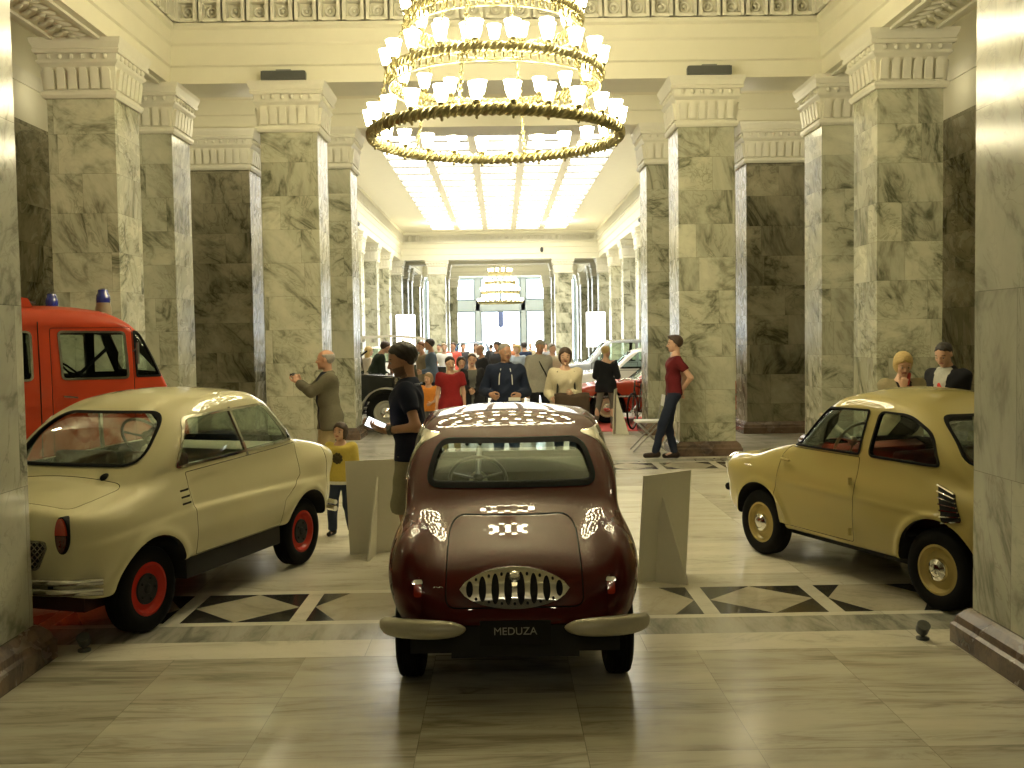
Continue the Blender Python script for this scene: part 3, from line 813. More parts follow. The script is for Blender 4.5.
# ------------------------------------------------------------------ the maroon microcar
def maroon_car():
    root = thing('microcar', 'small maroon car seen from behind with a pointed oval chrome grille', 'car', (.045, 5.0, 0), PI/2)
    T = curve([(-.43,.36),(-.405,.45),(-.35,.548),(-.25,.632),(-.1,.700),(.06,.755),(.18,.80),(.30,.835),(.45,.85),(1.6,.86),(1.9,.80),(2.1,.68),(2.22,.48)])
    B = curve([(-.42,.37),(-.3,.315),(0,.27),(1.8,.26),(2.2,.34)])
    R = curve([(.08,.60),(.22,.775),(.34,.885),(.47,.985),(.65,1.105),(.85,1.205),(1.1,1.265),(1.35,1.285),(1.55,1.265),(1.7,1.19),(1.85,1.03),(2.0,.84),(2.1,.7)])
    def field(X, Y, Z):
        ay = np.abs(Y)
        w = plan_w(X, .9, 1.335, 4.2, .622)
        w = w*(1 - .055*sstep(.5, .2, Z) - .10*sstep(.6, .88, Z))
        low = smax(smax(ay - w, Z - T(X) + .06*(Y/.5)**2*sstep(.9, .0, X) , .10), B(X) - Z, .06)
        # rear wing bulges
        fend = np.sqrt(((X - .02)/.36)**2 + ((ay - .50)/.115)**2 + ((Z - .52)/.24)**2)
        low = smin(low, (fend - 1)*.115, .10)
        wg = (.598 - .055*sstep(.82, 1.25, Z)) * (1 - .06*sstep(.7, .2, X) - .05*sstep(1.5, 2.0, X))
        gh = np.maximum(smax(smax(ay - wg, Z - R(X) + .05*(Y/.5)**2, .11), .5 - Z, .02), np.abs(X - 1.08) - 1.0)
        low = np.maximum(low, np.abs(X - .9) - 1.333)
        return smin(low, gh, .035)
    b = Body(field, (-.56, -.74, .15), (2.34, .74, 1.4), .0125)
    me = b.skin()
    cav = np.maximum(np.maximum(b.F + .03, .40 - b.Z), np.maximum(.36 - b.X, b.X - 1.99))
    me = CUT(me, b.skin(0, 1, cav))
    for x in (0, 1.72):
        for s in (-1, 1):
            me = CUT(me, disc_cut(x, .25, .30, *sorted((s*.38, s*.9))))
            lw = [(x + .30*math.cos(a), .25 + .30*math.sin(a)) for a in np.linspace(0, PI, 20)]
    outl = [(rounded([(-.475,.895),(.475,.895),(.415,1.125),(-.415,1.125)], .085), 'x', -.5, 1.0, 'rubber'),
            (rounded([(-.50,.885),(.50,.885),(.44,1.20),(-.44,1.20)], .07), 'x', 1.45, 2.5, 'rubber')]
    for s in (-1, 1):
        outl.append((rounded([(.62,.90),(1.02,.90),(1.02,1.17),(.78,1.15)], .05), 'y', *sorted((s*.3, s*.9)), 'chrome'))
        outl.append((rounded([(1.06,.90),(1.66,.90),(1.55,1.15),(1.06,1.17)], .04), 'y', *sorted((s*.3, s*.9)), 'chrome'))
    me = windows(b, me, outl, parent=root, gask=.024)
    # engine lid
    lid = rounded([(-.325,.44),(.325,.44),(.325,.785),(-.325,.785)], [.05,.05,.09,.09])
    me, lo = panel(b, me, lid, 'x', -.8, .26, 'engine_lid', mk(M, ['maroon','gap','gap']), root, gap=.006)
    for s in (-1, 1):
        dpts = rounded([(1.04,.34),(1.52,.34),(1.66,.5),(1.68,.88),(1.04,.88)], .03)
        me, do = panel(b, me, dpts, 'y', *sorted((s*.3, s*.9)), 'door', mk(M, ['maroon','gap','gap']), root)
        h = MB(); h.tube([(1.5, s*.62, .76), (1.5, s*.645, .76), (1.42, s*.65, .76)], .01, 6); h.build('door_handle', [M['chrome']], do, 40)
    finish(me, 'body', mk(M, ['maroon','cabin','gap']), root, 30)
    # grille
    cz, gw, gh = .525, .258, .086
    gz = []
    for i in range(21):
        t = -1 + 2*i/20; gz.append((t*gw, cz - gh*(1 - t*t)**.68))
    for i in range(1, 20):
        t = 1 - 2*i/20; gz.append((t*gw, cz + gh*(1 - t*t)**.68))
    slots = []; ss = MB()
    for i in range(8):
        t = (i - 3.5)*.060; k = (1 - (t/gw)**2)**.68
        slots.append(prism_mesh(oval(t, cz, .0185*(.75 + .25*k), gh*.80*k, 20), 'x', -1, .3))
    for i in range(9):
        t = (i - 4)*.060; k = (1 - (t/gw)**2)**.68
        for q in (-1, 1):
            if k > .5: slots.append(prism_mesh(oval(t, cz + q*gh*.72*k, .0065, .0075, 10), 'x', -1, .3))
    on_skin(b, gz, 'x', -1, .2, .016, .001, 'grille', [M['chrome']], root, slots)
    on_skin(b, offset_poly(gz, -.006), 'x', -1, .2, .005, -.004, 'grille_backing', [M['gap']], root)
    # chrome knob at the top of the grille
    xs = -.395
    m = MB(); m.lathe([(.026, .0), (.026, .012), (.02, .02), (.012, .015), (.003, .016)], 18, (xs + .0, 0, cz + .062), 'x'); 
    for v in range(len(m.v)): 
        p = m.v[v]; m.v[v] = (2*xs - p[0] - .0, p[1], p[2])
    m.build('lid_lock', [M['chrome']], root, 40)
    # lamps
    for s in (-1, 1):
        y = s*.452
        hs = [(y + .026*math.cos(a)*(1 if math.sin(a) > 0 else .75), .505 + (.07 if math.sin(a) > 0 else .13)*math.sin(a)) for a in np.linspace(0, 2*PI, 25)[:-1]]
        ho = on_skin(b, hs, 'x', -1, .2, .022, .0, 'tail_lamp', [M['maroon']], root)
        on_skin(b, rounded([(y-.018,.495),(y+.018,.495),(y+.018,.555),(y-.018,.555)], .012), 'x', -1, .2, .02, .0, 'lens', [M['redlens']], ho, shift=(-.014, 0, 0))
        on_skin(b, rounded([(y-.024,.553),(y+.024,.553),(y+.019,.572),(y-.019,.572)], .008), 'x', -1, .2, .02, .0, 'lamp_hood', [M['chrome']], ho, shift=(-.018, 0, 0))
        # half bumpers
        pts = [(-.465, s*.225, .362), (-.468, s*.25, .362), (-.468, s*.31, .362), (-.46, s*.40, .362), (-.445, s*.48, .362), (-.42, s*.55, .362), (-.385, s*.595, .362), (-.33, s*.615, .362), (-.31, s*.616, .362)]
        m = MB(); m.tube(pts, [.006, .028, .042, .047, .047, .046, .043, .03, .01], 16)
        m.v = [(p[0], p[1], .368 + (p[2] - .368)*1.0) for p in m.v]
        o = m.build('bumper', [M['silver']], root, 80); sb = o.modifiers.new('s', 'SUBSURF'); sb.levels = sb.render_levels = 1
        m = MB(); m.tube([(-.44, s*.33, .36), (-.3, s*.33, .36)], .02, 8); m.build('bumper_iron', [M['black']], root, 40)
    # small emblem line on the left and trim under the grille
    m = MB(); 
    for k in range(4): m.tube([(-.37, .335 + k*.012, .533 + .004*(k % 2)), (-.372, .343 + k*.012, .538 - .004*(k % 2))], .0025, 5)
    m.build('emblem', [M['chrome']], root, 40)
    # plate
    m = MB(); m.box(-.42, -.405, -.165, .165, .27, .385); pl = m.build('number_plate', [M['gap']], root); pl.location = (0, 0, 0)
    ft = bpy.data.curves.new('lettering', 'FONT'); ft.body = 'MEDUZA'; ft.size = .050; ft.align_x = 'CENTER'; ft.align_y = 'CENTER'; ft.extrude = .0015; ft.offset = 0
    fo = bpy.data.objects.new('tmp', ft); COL.objects.link(fo); dg = bpy.context.evaluated_depsgraph_get(); dg.update()
    fm = bpy.data.meshes.new_from_object(fo.evaluated_get(dg)); bpy.data.objects.remove(fo); fm.materials.clear()
    fo = mesh_obj('lettering', fm, [plain('grey_lettering', (.40,.40,.36), .5)], pl); fo.location = (-.4225, 0, .335); fo.rotation_euler = (PI/2, 0, -PI/2)
    m = MB(); m.box(-.3, 1.95, -.5, .5, .20, .30); m.tube([(0, -.5, .25), (0, .5, .25)], .035, 8); m.box(-.38,-.2,-.3,.3,.2,.4); m.build('underbody', [M['black']], root)
    for x in (0, 1.72):
        for s in (-1, 1): wheel(root, x, s*.515, .245, .125, M['maroon'], 'chrome')
    steering_wheel(root, V((1.32, .205, .79)), .18, -.45, M['wheelgrey'])
    m = MB(); m.prism([(1.66,.42),(1.93,.42),(1.93,.84),(1.84,.872),(1.72,.865),(1.64,.80)], 'y', -.53, .53); da = m.build('dashboard', [M['dash']], root, 40)
    m = MB(); m.box(1.63, 1.66, -.36, -.20, .68, .75); m.build('radio', [M['cabin']], da)
    m = MB(); m.lathe([(.06,0),(.06,.03),(.05,.035),(.005,.035)], 20, (1.66, .21, .75), 'x'); m.v = [(3.3 - p[0], p[1], p[2]) for p in m.v]; m.build('speedometer', [M['ivory']], da, 40)
    seats(root, .70, .42, .5, M['cabin'], .74)
    return root
maroon_car(); purge()
# ------------------------------------------------------------------ the cream car with red wheels
def cream_car():
    hx, hy = .314, .949
    A = V((-2.09, 5.87)); L = V((-hy, hx)); O = A + L*.555
    root = thing('microcar', 'cream two-door car with red wheels and a wide wraparound rear window', 'car', (O.x, O.y, 0), math.atan2(hy, hx))
    T = curve([(-.572,.72),(-.56,.775),(-.52,.805),(-.43,.825),(-.3,.85),(-.1,.892),(.1,.93),(.3,.95),(1.6,.96),(1.75,.955),(2.0,.90),(2.16,.82),(2.25,.70),(2.29,.52)])
    B = curve([(-.56,.33),(-.4,.29),(-.28,.30),(.3,.36),(1.5,.36),(1.95,.33),(2.29,.37)])
    R = curve([(-.26,.72),(-.12,.87),(.0,.98),(.12,1.085),(.27,1.205),(.45,1.305),(.7,1.37),(.95,1.39),(1.2,1.38),(1.37,1.33),(1.51,1.215),(1.66,1.055),(1.78,.93),(1.9,.80)])
    zc = curve([(-.6,.60),(.15,.662),(.35,.672),(2.2,.632)]); zu = curve([(.30,.825),(1.05,.905),(1.7,.95)])
    def field(X, Y, Z):
        ay = np.abs(Y)
        w = plan_w(X, .87, 1.445, 7.5, .632)
        w = w*(1 - .06*sstep(.55, .28, Z) - .085*sstep(.66, .96, Z))
        w = w + .011*sstep(zc(X) + .012, zc(X) - .012, Z)*sstep(2.25, 2.0, X)
        rec = sstep(.31, .35, X + (Z - .67)*.12)*sstep(zc(X) - .004, zc(X) + .02, Z)*sstep(zu(X) + .012, zu(X) - .012, Z)*sstep(2.05, 1.8, X)
        w = w - .013*rec
        for xw in (-.04, 1.75):
            r = np.sqrt((X - xw)**2 + (Z - .255)**2); w = w + .016*np.exp(-((r - .335)/.028)**2)
        low = smax(smax(ay - w, Z - T(X) + .05*(Y/.5)**2*sstep(.6, -.2, X), .07), B(X) - Z, .04)
        fin = np.sqrt(((X - 1.98)/.36)**2 + ((ay - .49)/.13)**2 + ((Z - .76)/.135)**2)
        low = smin(low, (fin - 1)*.12, .06)
        wg = (.592 - .075*sstep(.9, 1.36, Z))*(1 - .10*sstep(.35, -.2, X) - .05*sstep(1.3, 1.8, X))
        gh = np.maximum(smax(smax(ay - wg, Z - R(X) + .05*(Y/.5)**2, .10), .6 - Z, .02), np.abs(X - .83) - 1.06)
        low = np.maximum(low, np.abs(X - .87) - 1.443)
        return smin(low, gh, .03)
    b = Body(field, (-.68, -.76, .2), (2.42, .76, 1.5), .0125)
    me = b.skin()
    cav = np.maximum(np.maximum(b.F + .03, .46 - b.Z), np.maximum(-.02 - b.X, b.X - 1.78))
    me = CUT(me, b.skin(0, 1, cav))
    for x in (-.04, 1.75):
        for s in (-1, 1): me = CUT(me, disc_cut(x, .255, .318, *sorted((s*.36, s*.9))))
    outl = [(rounded([(-.485,.965),(.485,.965),(.42,1.265),(-.42,1.265)], [.13,.13,.15,.15], 9), 'x', -.5, .62, 'rubber'),
            (rounded([(-.52,.975),(.52,.975),(.45,1.28),(-.45,1.28)], .08), 'x', 1.2, 2.4, 'rubber')]
    wpts = [(.215,.93),(1.64,.97),(1.33,1.258),(.41,1.232)]
    for s in (-1, 1): outl.append((rounded(wpts, [.04,.06,.07,.06]), 'y', *sorted((s*.3, s*.9)), 'chrome'))
    me = windows(b, me, outl, parent=root)
    for s in (-1, 1):
        # door glass divider and grooves
        a, c = sorted((s*.3, s*.9))
        on_skin(b, [(.985,.92),(1.01,.92),(.90,1.26),(.875,1.26)], 'y', a, c, .004, -.014, 'window_divider', [M['chrome']], root)
        dp = rounded([(.36,.375),(1.36,.375),(1.40,.55),(1.66,.70),(1.66,.945),(.30,.90),(.34,.7)], .02)
        me, do = panel(b, me, dp, 'y', a, c, 'door', mk(M, ['cream','gap','gap']), root)
        for k in range(3):
            z = .705 + k*.04
            v = prism_mesh(rounded([(.225,z),(.315,z+.003),(.32,z+.015),(.225,z+.012)], .004), 'y', a, c, 2)
            me = CUT(me, AND(CUT(b.skin(.03, 2), b.skin(-.02, 2)), v))
    me = groove(b, me, rounded([(-.47,-.40),(-.08,-.45),(-.08,.45),(-.47,.40)], .06), 'z', .5, 1.1)
    me = CUT(me, AND(CUT(b.skin(.02, 2), b.skin(-.012, 2)), prism_mesh([(2.085,.3),(2.09,.3),(2.06,.7),(2.0,1.2),(1.995,1.2),(2.055,.7)], 'y', -1, 1, 2)))
    finish(me, 'body', mk(M, ['cream','cabin','gap']), root, 30)
    # rear mesh grille with lattice
    gp = rounded([(-.27,.465),(.27,.465),(.335,.595),(.32,.63),(-.32,.63),(-.335,.595)], .03)
    on_skin(b, gp, 'x', -1, .0, .004, -.003, 'grille_backing', [M['gap']], root)
    Lm = AND(CUT(b.skin(.009), b.skin(.002)), prism_mesh(gp, 'x', -1, 0)); parts = None
    latm = MB()
    gl = finish(AND(Lm, ring_prism(gp, .0, -.012, 'x', -1.2, .2)), 'grille_frame', [M['chrome']], root)
    for q in (-1, 1):
        acc = None
        for k in range(-14, 15):
            c0 = k*.036; ca, sa = math.cos(q*.8), math.sin(q*.8)
            pts = [(c0 + u*ca - v*sa, .555 + u*sa + v*ca) for u, v in ((-.003,-.2),(.003,-.2),(.003,.2),(-.003,.2))]
            d = AND(Lm, prism_mesh(pts, 'x', -1, 0))
            if len(d.polygons):
                vs = [v.co[:] for v in d.vertices]; latm.add(vs, [list(p.vertices) for p in d.polygons])
    latm.build('grille_lattice', [M['chrome']], gl)
    # tall oval lamps on the rear corners
    for s in (-1, 1):
        y = s*.435
        o = on_skin(b, oval(y, .665, .044, .102, 26, 2.2), 'x', -1, -.15, .016, -.002, 'tail_lamp', [M['rubber']], root)
        up = [(y + .036*math.cos(a), .668 + .092*math.sin(a)) for a in np.linspace(0, PI, 14)]
        dn = [(y + .036*math.cos(a), .664 + .092*math.sin(a)) for a in np.linspace(PI, 2*PI, 14)]
        on_skin(b, up, 'x', -1, -.15, .018, .0, 'upper_lens', [M['redlens']], o, shift=(-.010, 0, 0)); on_skin(b, dn, 'x', -1, -.15, .018, .0, 'lower_lens', [M['darkredlens']], o, shift=(-.008, 0, 0))
    # bumpers
    def bump(x, d, z):
        pts = []
        for k in range(13):
            t = -1 + k/6; y = t*.62
            pts.append((x - d*.0 + d*.13*abs(t)**3.5*(-1), y, z))
        for dz, r in ((.022, .02), (-.03, .022)):
            m = MB(); m.tube([(p[0], p[1], p[2] + dz) for p in pts], r, 10); o = m.build('bumper_bar', [M['chrome']], bo, 60)
    for (x, d) in ((-.605, -1), (2.32, 1)):
        bo = MB(); bo.tube([(x - d*.03, -.35, .385), (x - d*.14, -.35, .385)], .018, 8); bo.tube([(x - d*.03, .35, .385), (x - d*.14, .35, .385)], .018, 8)
        bo = bo.build('bumper', [M['black']], root, 40); bump(x, d, .385)
    # filler cap on the deck, headlamps, black sills, underbody
    m = MB(); zt = .925
    m.ell((-.05, -.30, zt - .02), (.045, .022, .026), 12, 8); m.tube([(-.03, -.30, zt - .03), (.0, -.30, zt - .06)], .012, 6); m.build('lid_hinge', [M['rubber']], root, 60)
    for s in (-1, 1):
        m = MB(); m.lathe([(.085, 0), (.09, .02), (.08, .04), (.05, .055), (.004, .06)], 24, (2.21, s*.47, .72), 'x'); h = m.build('headlamp', [M['chrome']], root, 40)
        m = MB(); m.box(.30, 1.40, *sorted((s*.42, s*.585)), .235, .40); m.build('sill', [M['black']], root)
    m = MB(); m.box(-.40, 2.1, -.42, .42, .20, .42); m.tube([(0, -.5, .255), (0, .5, .255)], .03, 8); m.build('underbody', [plain('dark_red_oxide', (.045,.012,.01), .7)], root)
    for x in (-.04, 1.75):
        for s in (-1, 1): wheel(root, x, s*.515, .255, .135, M['red_rim'], 'dark')
    steering_wheel(root, V((1.02, .26, 1.02)), .17, -.55, M['rubber'])
    m = MB(); m.prism([(1.32,.60),(1.70,.60),(1.70,.94),(1.45,.955),(1.34,.92),(1.30,.85)], 'y', -.53, .53); da = m.build('dashboard', [M['ivory']], root, 40)
    m = MB(); m.lathe([(.05,0),(.05,.02),(.004,.022)], 20, (1.31, .26, .90), 'x'); m.v = [(2.6 - p[0], p[1], p[2]) for p in m.v]; m.build('speedometer', [M['rubber']], da, 40)
    m = MB(); m.ell((1.26, 0, 1.235), (.012, .07, .022), 12, 6); m.tube([(1.27, 0, 1.24), (1.28, 0, 1.30)], .006, 6); m.build('mirror', [M['chrome']], root, 60)
    seats(root, .42, .48, .5, M['seat_brown'], 1.0)
    return root
cream_car(); purge()
# ------------------------------------------------------------------ the ochre car
def ochre_car():
    hx, hy = -.37, .929
    Rr = V((2.66, 5.99)); L = V((-hy, hx)); O = Rr - L*.555
    root = thing('microcar', 'ochre yellow two-door car with black louvres behind its rear side window', 'car', (O.x, O.y, 0), math.atan2(hy, hx))
    T = curve([(-.54,.40),(-.50,.55),(-.42,.69),(-.25,.80),(0,.86),(.2,.885),(1.35,.89),(1.6,.85),(1.9,.80),(2.12,.775),(2.25,.72),(2.31,.62),(2.33,.48)])
    B = curve([(-.54,.34),(-.3,.27),(0,.25),(1.8,.25),(2.1,.28),(2.33,.36)])
    R = curve([(-.40,.66),(-.28,.83),(-.15,.97),(.0,1.09),(.15,1.185),(.32,1.255),(.55,1.30),(.8,1.312),(.97,1.285),(1.1,1.215),(1.25,1.075),(1.42,.90),(1.6,.72)])
    def field(X, Y, Z):
        ay = np.abs(Y)
        w = plan_w(X, .9, 1.44, 7.0, .625)
        w = w*(1 - .05*sstep(.5, .25, Z) - .085*sstep(.62, .88, Z))
        zr = .575 + .03*sstep(-.3, 1.6, X)
        w = w + .008*np.exp(-((Z - zr)/.014)**2)*sstep(-.1, .1, X)*sstep(1.55, 1.2, X)
        for xw in (0, 1.755):
            r = np.sqrt((X - xw)**2 + (Z - .25)**2); w = w + .016*np.exp(-((r - .325)/.026)**2)
        low = smax(smax(ay - w, Z - T(X) + .05*(Y/.5)**2*(sstep(.6, -.2, X) + sstep(1.5, 2.1, X)), .07), B(X) - Z, .04)
        fw = np.sqrt(((X - 1.98)/.34)**2 + ((ay - .46)/.14)**2 + ((Z - .625)/.13)**2)
        low = smin(low, (fw - 1)*.13, .06)
        wg = (.588 - .07*sstep(.85, 1.3, Z))*(1 - .08*sstep(.2, -.35, X) - .05*sstep(1.0, 1.5, X))
        gh = np.maximum(smax(smax(ay - wg, Z - R(X) + .05*(Y/.5)**2, .10), .55 - Z, .02), np.abs(X - .6) - .99)
        low = np.maximum(low, np.abs(X - .9) - 1.438)
        return smin(low, gh, .03)
    b = Body(field, (-.66, -.76, .16), (2.46, .76, 1.42), .0125)
    me = b.skin()
    cav = np.maximum(np.maximum(b.F + .03, .40 - b.Z), np.maximum(-.16 - b.X, b.X - 1.50))
    me = CUT(me, b.skin(0, 1, cav))
    for x in (0, 1.755):
        for s in (-1, 1): me = CUT(me, disc_cut(x, .25, .312, *sorted((s*.36, s*.9))))
    outl = [(rounded([(-.535,.89),(.535,.89),(.41,1.17),(-.41,1.17)], .09), 'x', -.6, .40, 'rubber'),
            (rounded([(-.52,.895),(.52,.895),(.44,1.20),(-.44,1.20)], .07), 'x', .9, 2.0, 'rubber')]
    for s in (-1, 1):
        a, c = sorted((s*.3, s*.9))
        outl.append((rounded([(.685,.880),(1.40,.882),(1.085,1.175),(.645,1.18)], .025), 'y', a, c, 'rubber'))
        outl.append((rounded([(.00,.872),(.60,.878),(.55,1.178),(.30,1.17),(.08,1.06)], [.04,.05,.05,.08,.08]), 'y', a, c, 'rubber'))
    me = windows(b, me, outl, parent=root, gask=.010)
    for s in (-1, 1):
        a, c = sorted((s*.3, s*.9))
        dp = rounded([(.725,.285),(1.53,.285),(1.545,.5),(1.50,.80),(1.43,.870),(.675,.868)], .02)
        me, do = panel(b, me, dp, 'y', a, c, 'door', mk(M, ['ochre','gap','gap']), root)
        h = MB(); h.lathe([(.016,0),(.016,.02),(.004,.024)], 12, (1.46, 0, .775), 'y'); h.v = [(p[0], s*.605 + s*abs(p[1]), p[2]) for p in h.v]; h.tube([(1.46, s*.63, .775), (1.36, s*.632, .77)], .009, 6); h.build('door_handle', [M['ochre']], do, 40)
        h = MB()
        for z in (.36, .70): h.tube([(.725, s*.634, z - .025), (.725, s*.634, z + .025)], .014, 8)
        h.build('door_hinges', [M['ochre']], do, 40)
        # louvres
        lp = [(.115,.79),(.0,.765),(-.05,.70),(-.105,.585),(.0,.60),(.06,.66)]
        lp = rounded([(.00,.775),(-.13,.735),(-.20,.575),(-.07,.55)], .02)
        lo = on_skin(b, lp, 'y', a, c, .004, -.004, 'louvre_panel', [M['gap']], root)
        sl = MB(); L5 = CUT(b.skin(.015), b.skin(.0))
        for k in range(7):
            t = k/6; x0, z0 = .00 - .07*t, .775 - .22*t; x1, z1 = -.13 - .07*t, .735 - .155*t
            d = AND(L5, prism_mesh([(x0, z0), (x1, z1), (x1, z1 - .0075), (x0, z0 - .0075)], 'y', a, c))
            sl.add([v.co[:] for v in d.vertices], [list(p.vertices) for p in d.polygons])
        sl.build('louvre_slats', [M['chrome']], lo)
        o = on_skin(b, oval(s*.47, .665, .075, .08), 'x', 1.9, 2.6, .02, .0, 'headlamp_rim', [M['chrome']], root)
        on_skin(b, oval(s*.47, .665, .06, .065), 'x', 1.9, 2.6, .018, .0, 'lens', [M['ivory']], o, shift=(.010, 0, 0))
        m = MB(); m.ell((1.86, s*.635, .685), (.05, .006, .008), 10, 6); m.build('wing_badge', [M['chrome']], root, 60)
    me = groove(b, me, rounded([(1.46,-.40),(2.2,-.34),(2.2,.34),(1.46,.40)], .06), 'z', .5, 1.1)
    finish(me, 'body', mk(M, ['ochre','cabin','gap']), root, 30)
    for (x, d) in ((-.57, -1), (2.355, 1)):
        m = MB(); pts = [(x - d*.06*abs(t)**3, t*.52, .45) for t in np.linspace(-1, 1, 13)]; m.tube(pts, .03, 10)
        for q in (-.3, .3): m.tube([(x, q, .45), (x - d*.14, q, .44)], .018, 6)
        m.build('bumper', [M['rubber']], root, 60)
    m = MB(); m.box(-.35, 2.1, -.42, .42, .18, .36); m.tube([(0, -.5, .25), (0, .5, .25)], .03, 8); m.tube([(1.755, -.5, .25), (1.755, .5, .25)], .03, 8); m.build('underbody', [M['black']], root)
    for x in (0, 1.755):
        for s in (-1, 1): wheel(root, x, s*.54, .25, .13, M['ochre_rim'], 'chrome')
    steering_wheel(root, V((1.12, .24, .90)), .17, -.5, M['ivory'])
    m = MB(); m.prism([(1.24,.5),(1.45,.5),(1.45,.86),(1.32,.875),(1.22,.84)], 'y', -.52, .52); m.build('dashboard', [plain('red_dashboard', (.17,.03,.02), .5)], root, 40)
    seats(root, .42, .42, .5, M['seat_brown'], .92)
    m = MB(); m.box(-.1, .05, -.48, .48, .45, .88); o = m.build('rear_seat', [M['seat_brown']], root); bv = o.modifiers.new('b', 'BEVEL'); bv.width = .03; bv.segments = 3
    m = MB(); m.box(.98,1.0,-.07,.07,1.15,1.19); m.build('mirror', [M['rubber']], root)
    return root
ochre_car(); purge()
# ================================================================== the red fire van
def fire_van():
    d = V((math.cos(math.radians(35)), math.sin(math.radians(35)))); Lf = V((-d.y, d.x))
    nose = V((-3.21, 9.7)); O = nose + Lf*.83 - d*3.3          # local x forward, nose at 3.3; half width .83
    root = thing('fire_van', 'red fire brigade van with two blue beacons on its roof', 'van', (O.x, O.y, 0), math.radians(35))
    R = curve([(-.75,1.90),(-.6,2.02),(0,2.07),(2.3,2.07),(2.75,2.03),(2.95,1.94),(3.05,1.84),(3.15,1.65),(3.26,1.42),(3.33,1.28),(3.42,1.17),(3.50,.95),(3.53,.7)])
    def field(X, Y, Z):
        ay = np.abs(Y)
        w = .85 - .045*sstep(1.3, 1.95, Z) - .03*sstep(.7, .3, Z) - .10*sstep(3.1, 3.55, X)
        w = w + .010*np.exp(-((Z - 1.13)/.018)**2) + .008*np.exp(-((Z - .95)/.014)**2)
        w = w + .018*np.exp(-((Z - 1.875)/.014)**2)*sstep(3.05, 2.9, X)
        f = smax(smax(ay - w, Z - R(X) + .07*(Y/.8)**2, .10), .34 - Z, .05)
        return np.maximum(smax(f, -.72 - X, .08), X - 3.52)
    b = Body(field, (-.9, -1.0, .2), (3.7, 1.0, 2.15), .022)
    me = b.skin()
    cav = np.maximum(np.maximum(b.F + .05, .75 - b.Z), np.maximum(-.6 - b.X, b.X - 3.22)); me = CUT(me, b.skin(0, 1, cav))
    for x in (.25, 2.65):
        for s in (-1, 1): me = CUT(me, disc_cut(x, .33, .40, *sorted((s*.5, s*1.1))))
    outl = [(rounded([(-.70,1.40),(.70,1.40),(.64,1.80),(-.64,1.80)], .06), 'x', 2.8, 3.8, 'rubber')]
    for s in (-1, 1):
        a, c = sorted((s*.4, s*1.1))
        outl.append((rounded([(2.33,1.37),(2.92,1.365),(2.90,1.805),(2.31,1.815)], .045), 'y', a, c, 'chrome'))
        outl.append((rounded([(2.985,1.375),(3.225,1.375),(3.06,1.80),(2.975,1.815)], .02), 'y', a, c, 'rubber'))
        outl.append((rounded([(1.30,1.37),(2.09,1.37),(2.09,1.815),(1.30,1.815)], .05), 'y', a, c, 'chrome'))
        outl.append((rounded([(.2,1.37),(1.0,1.37),(1.0,1.815),(.2,1.815)], .05), 'y', a, c, 'chrome'))
    me = windows(b, me, outl, parent=root, gask=.016)
    for s in (-1, 1):
        a, c = sorted((s*.4, s*1.1))
        me, do = panel(b, me, rounded([(2.24,.45),(2.97,.45),(2.965,1.845),(2.24,1.845)], .03), 'y', a, c, 'door', mk(M, ['firered','gap','gap']), root, depth=.03, gap=.006,
            cuts=[prism_mesh(outl[1][0], 'y', a, c, 1)])
        h = MB(); h.tube([(2.33, s*.87, 1.22), (2.33, s*.89, 1.22), (2.45, s*.89, 1.205)], .012, 6); h.build('door_handle', [M['chrome']], do, 40)
        me = CUT(me, AND(CUT(b.skin(.02, 2), b.skin(-.02, 2)), prism_mesh([(2.14,.4),(2.15,.4),(2.15,1.9),(2.14,1.9)], 'y', a, c, 2)))
        m = MB(); m.tube([(2.965, s*.84, 1.62), (2.99, s*.93, 1.66)], .007, 6); m.box(2.975, 2.99, *sorted((s*.90, s*.955)), 1.50, 1.70); m.build('wing_mirror', [M['black_metal']], root)
    finish(me, 'body', mk(M, ['firered','cabin','gap']), root, 30)
    m = MB(); m.prism([(1.72,2.04),(2.16,2.04),(2.12,2.12),(1.80,2.17)], 'y', -.55, .30); hb = m.build('roof_hatch', [M['firered']], root, 30)
    m = MB(); m.prism([(1.86,2.165),(2.20,2.075),(2.20,2.085),(1.86,2.18)], 'y', -.5, .25); m.build('hatch_pane', [M['black_metal']], hb)
    M['bluelens'] = plain('blue_beacon_lens', (.012,.02,.20), .12, coat=1, noise=.25, nscale=90)
    for (x, y) in ((2.82, -.38), (2.55, .62)):
        m = MB(); m.lathe([(.075, 1.975), (.075, 2.04), (.065, 2.07), (.067, 2.085), (.06, 2.095)], 24, (x, y, 0)); bc = m.build('beacon', [plain('beacon_base', (.24,.20,.13), .4)], root, 40)
        m = MB(); m.lathe([(.064, 2.09), (.067, 2.12), (.062, 2.165), (.052, 2.18), (.047, 2.215), (.026, 2.228), (.004, 2.23)], 24, (x, y, 0)); m.build('lens', [M['bluelens']], bc, 40)
    m = MB(); m.box(-.6, 3.2, -.6, .6, .28, .45); m.build('underbody', [M['black']], root)
    for x in (.25, 2.65):
        for s in (-1, 1): wheel(root, x, s*.72, .33, .17, M['ivory'], 'chrome')
    steering_wheel(root, V((2.72, .38, 1.36)), .20, -.8, M['rubber'])
    m = MB(); m.box(2.95, 3.2, -.75, .75, 1.0, 1.33); m.build('dashboard', [M['dash']], root)
    seats(root, 2.05, .80, .5, M['cabin'], 1.36)
    m = MB(); m.box(3.06, 3.40, -.3, .3, .95, 1.0); m.tube([(3.56, -.7, .5), (3.60, 0, .5), (3.56, .7, .5)], .04, 8); m.box(3.4,3.56,-.5,-.42,.46,.54); m.box(3.4,3.56,.42,.5,.46,.54); m.build('bumper', [M['silver']], root)
    for s in (-1, 1):
        on_skin(b, oval(s*.55, .80, .09, .09), 'x', 3.2, 3.8, .02, .0, 'headlamp', [M['chrome']], root)
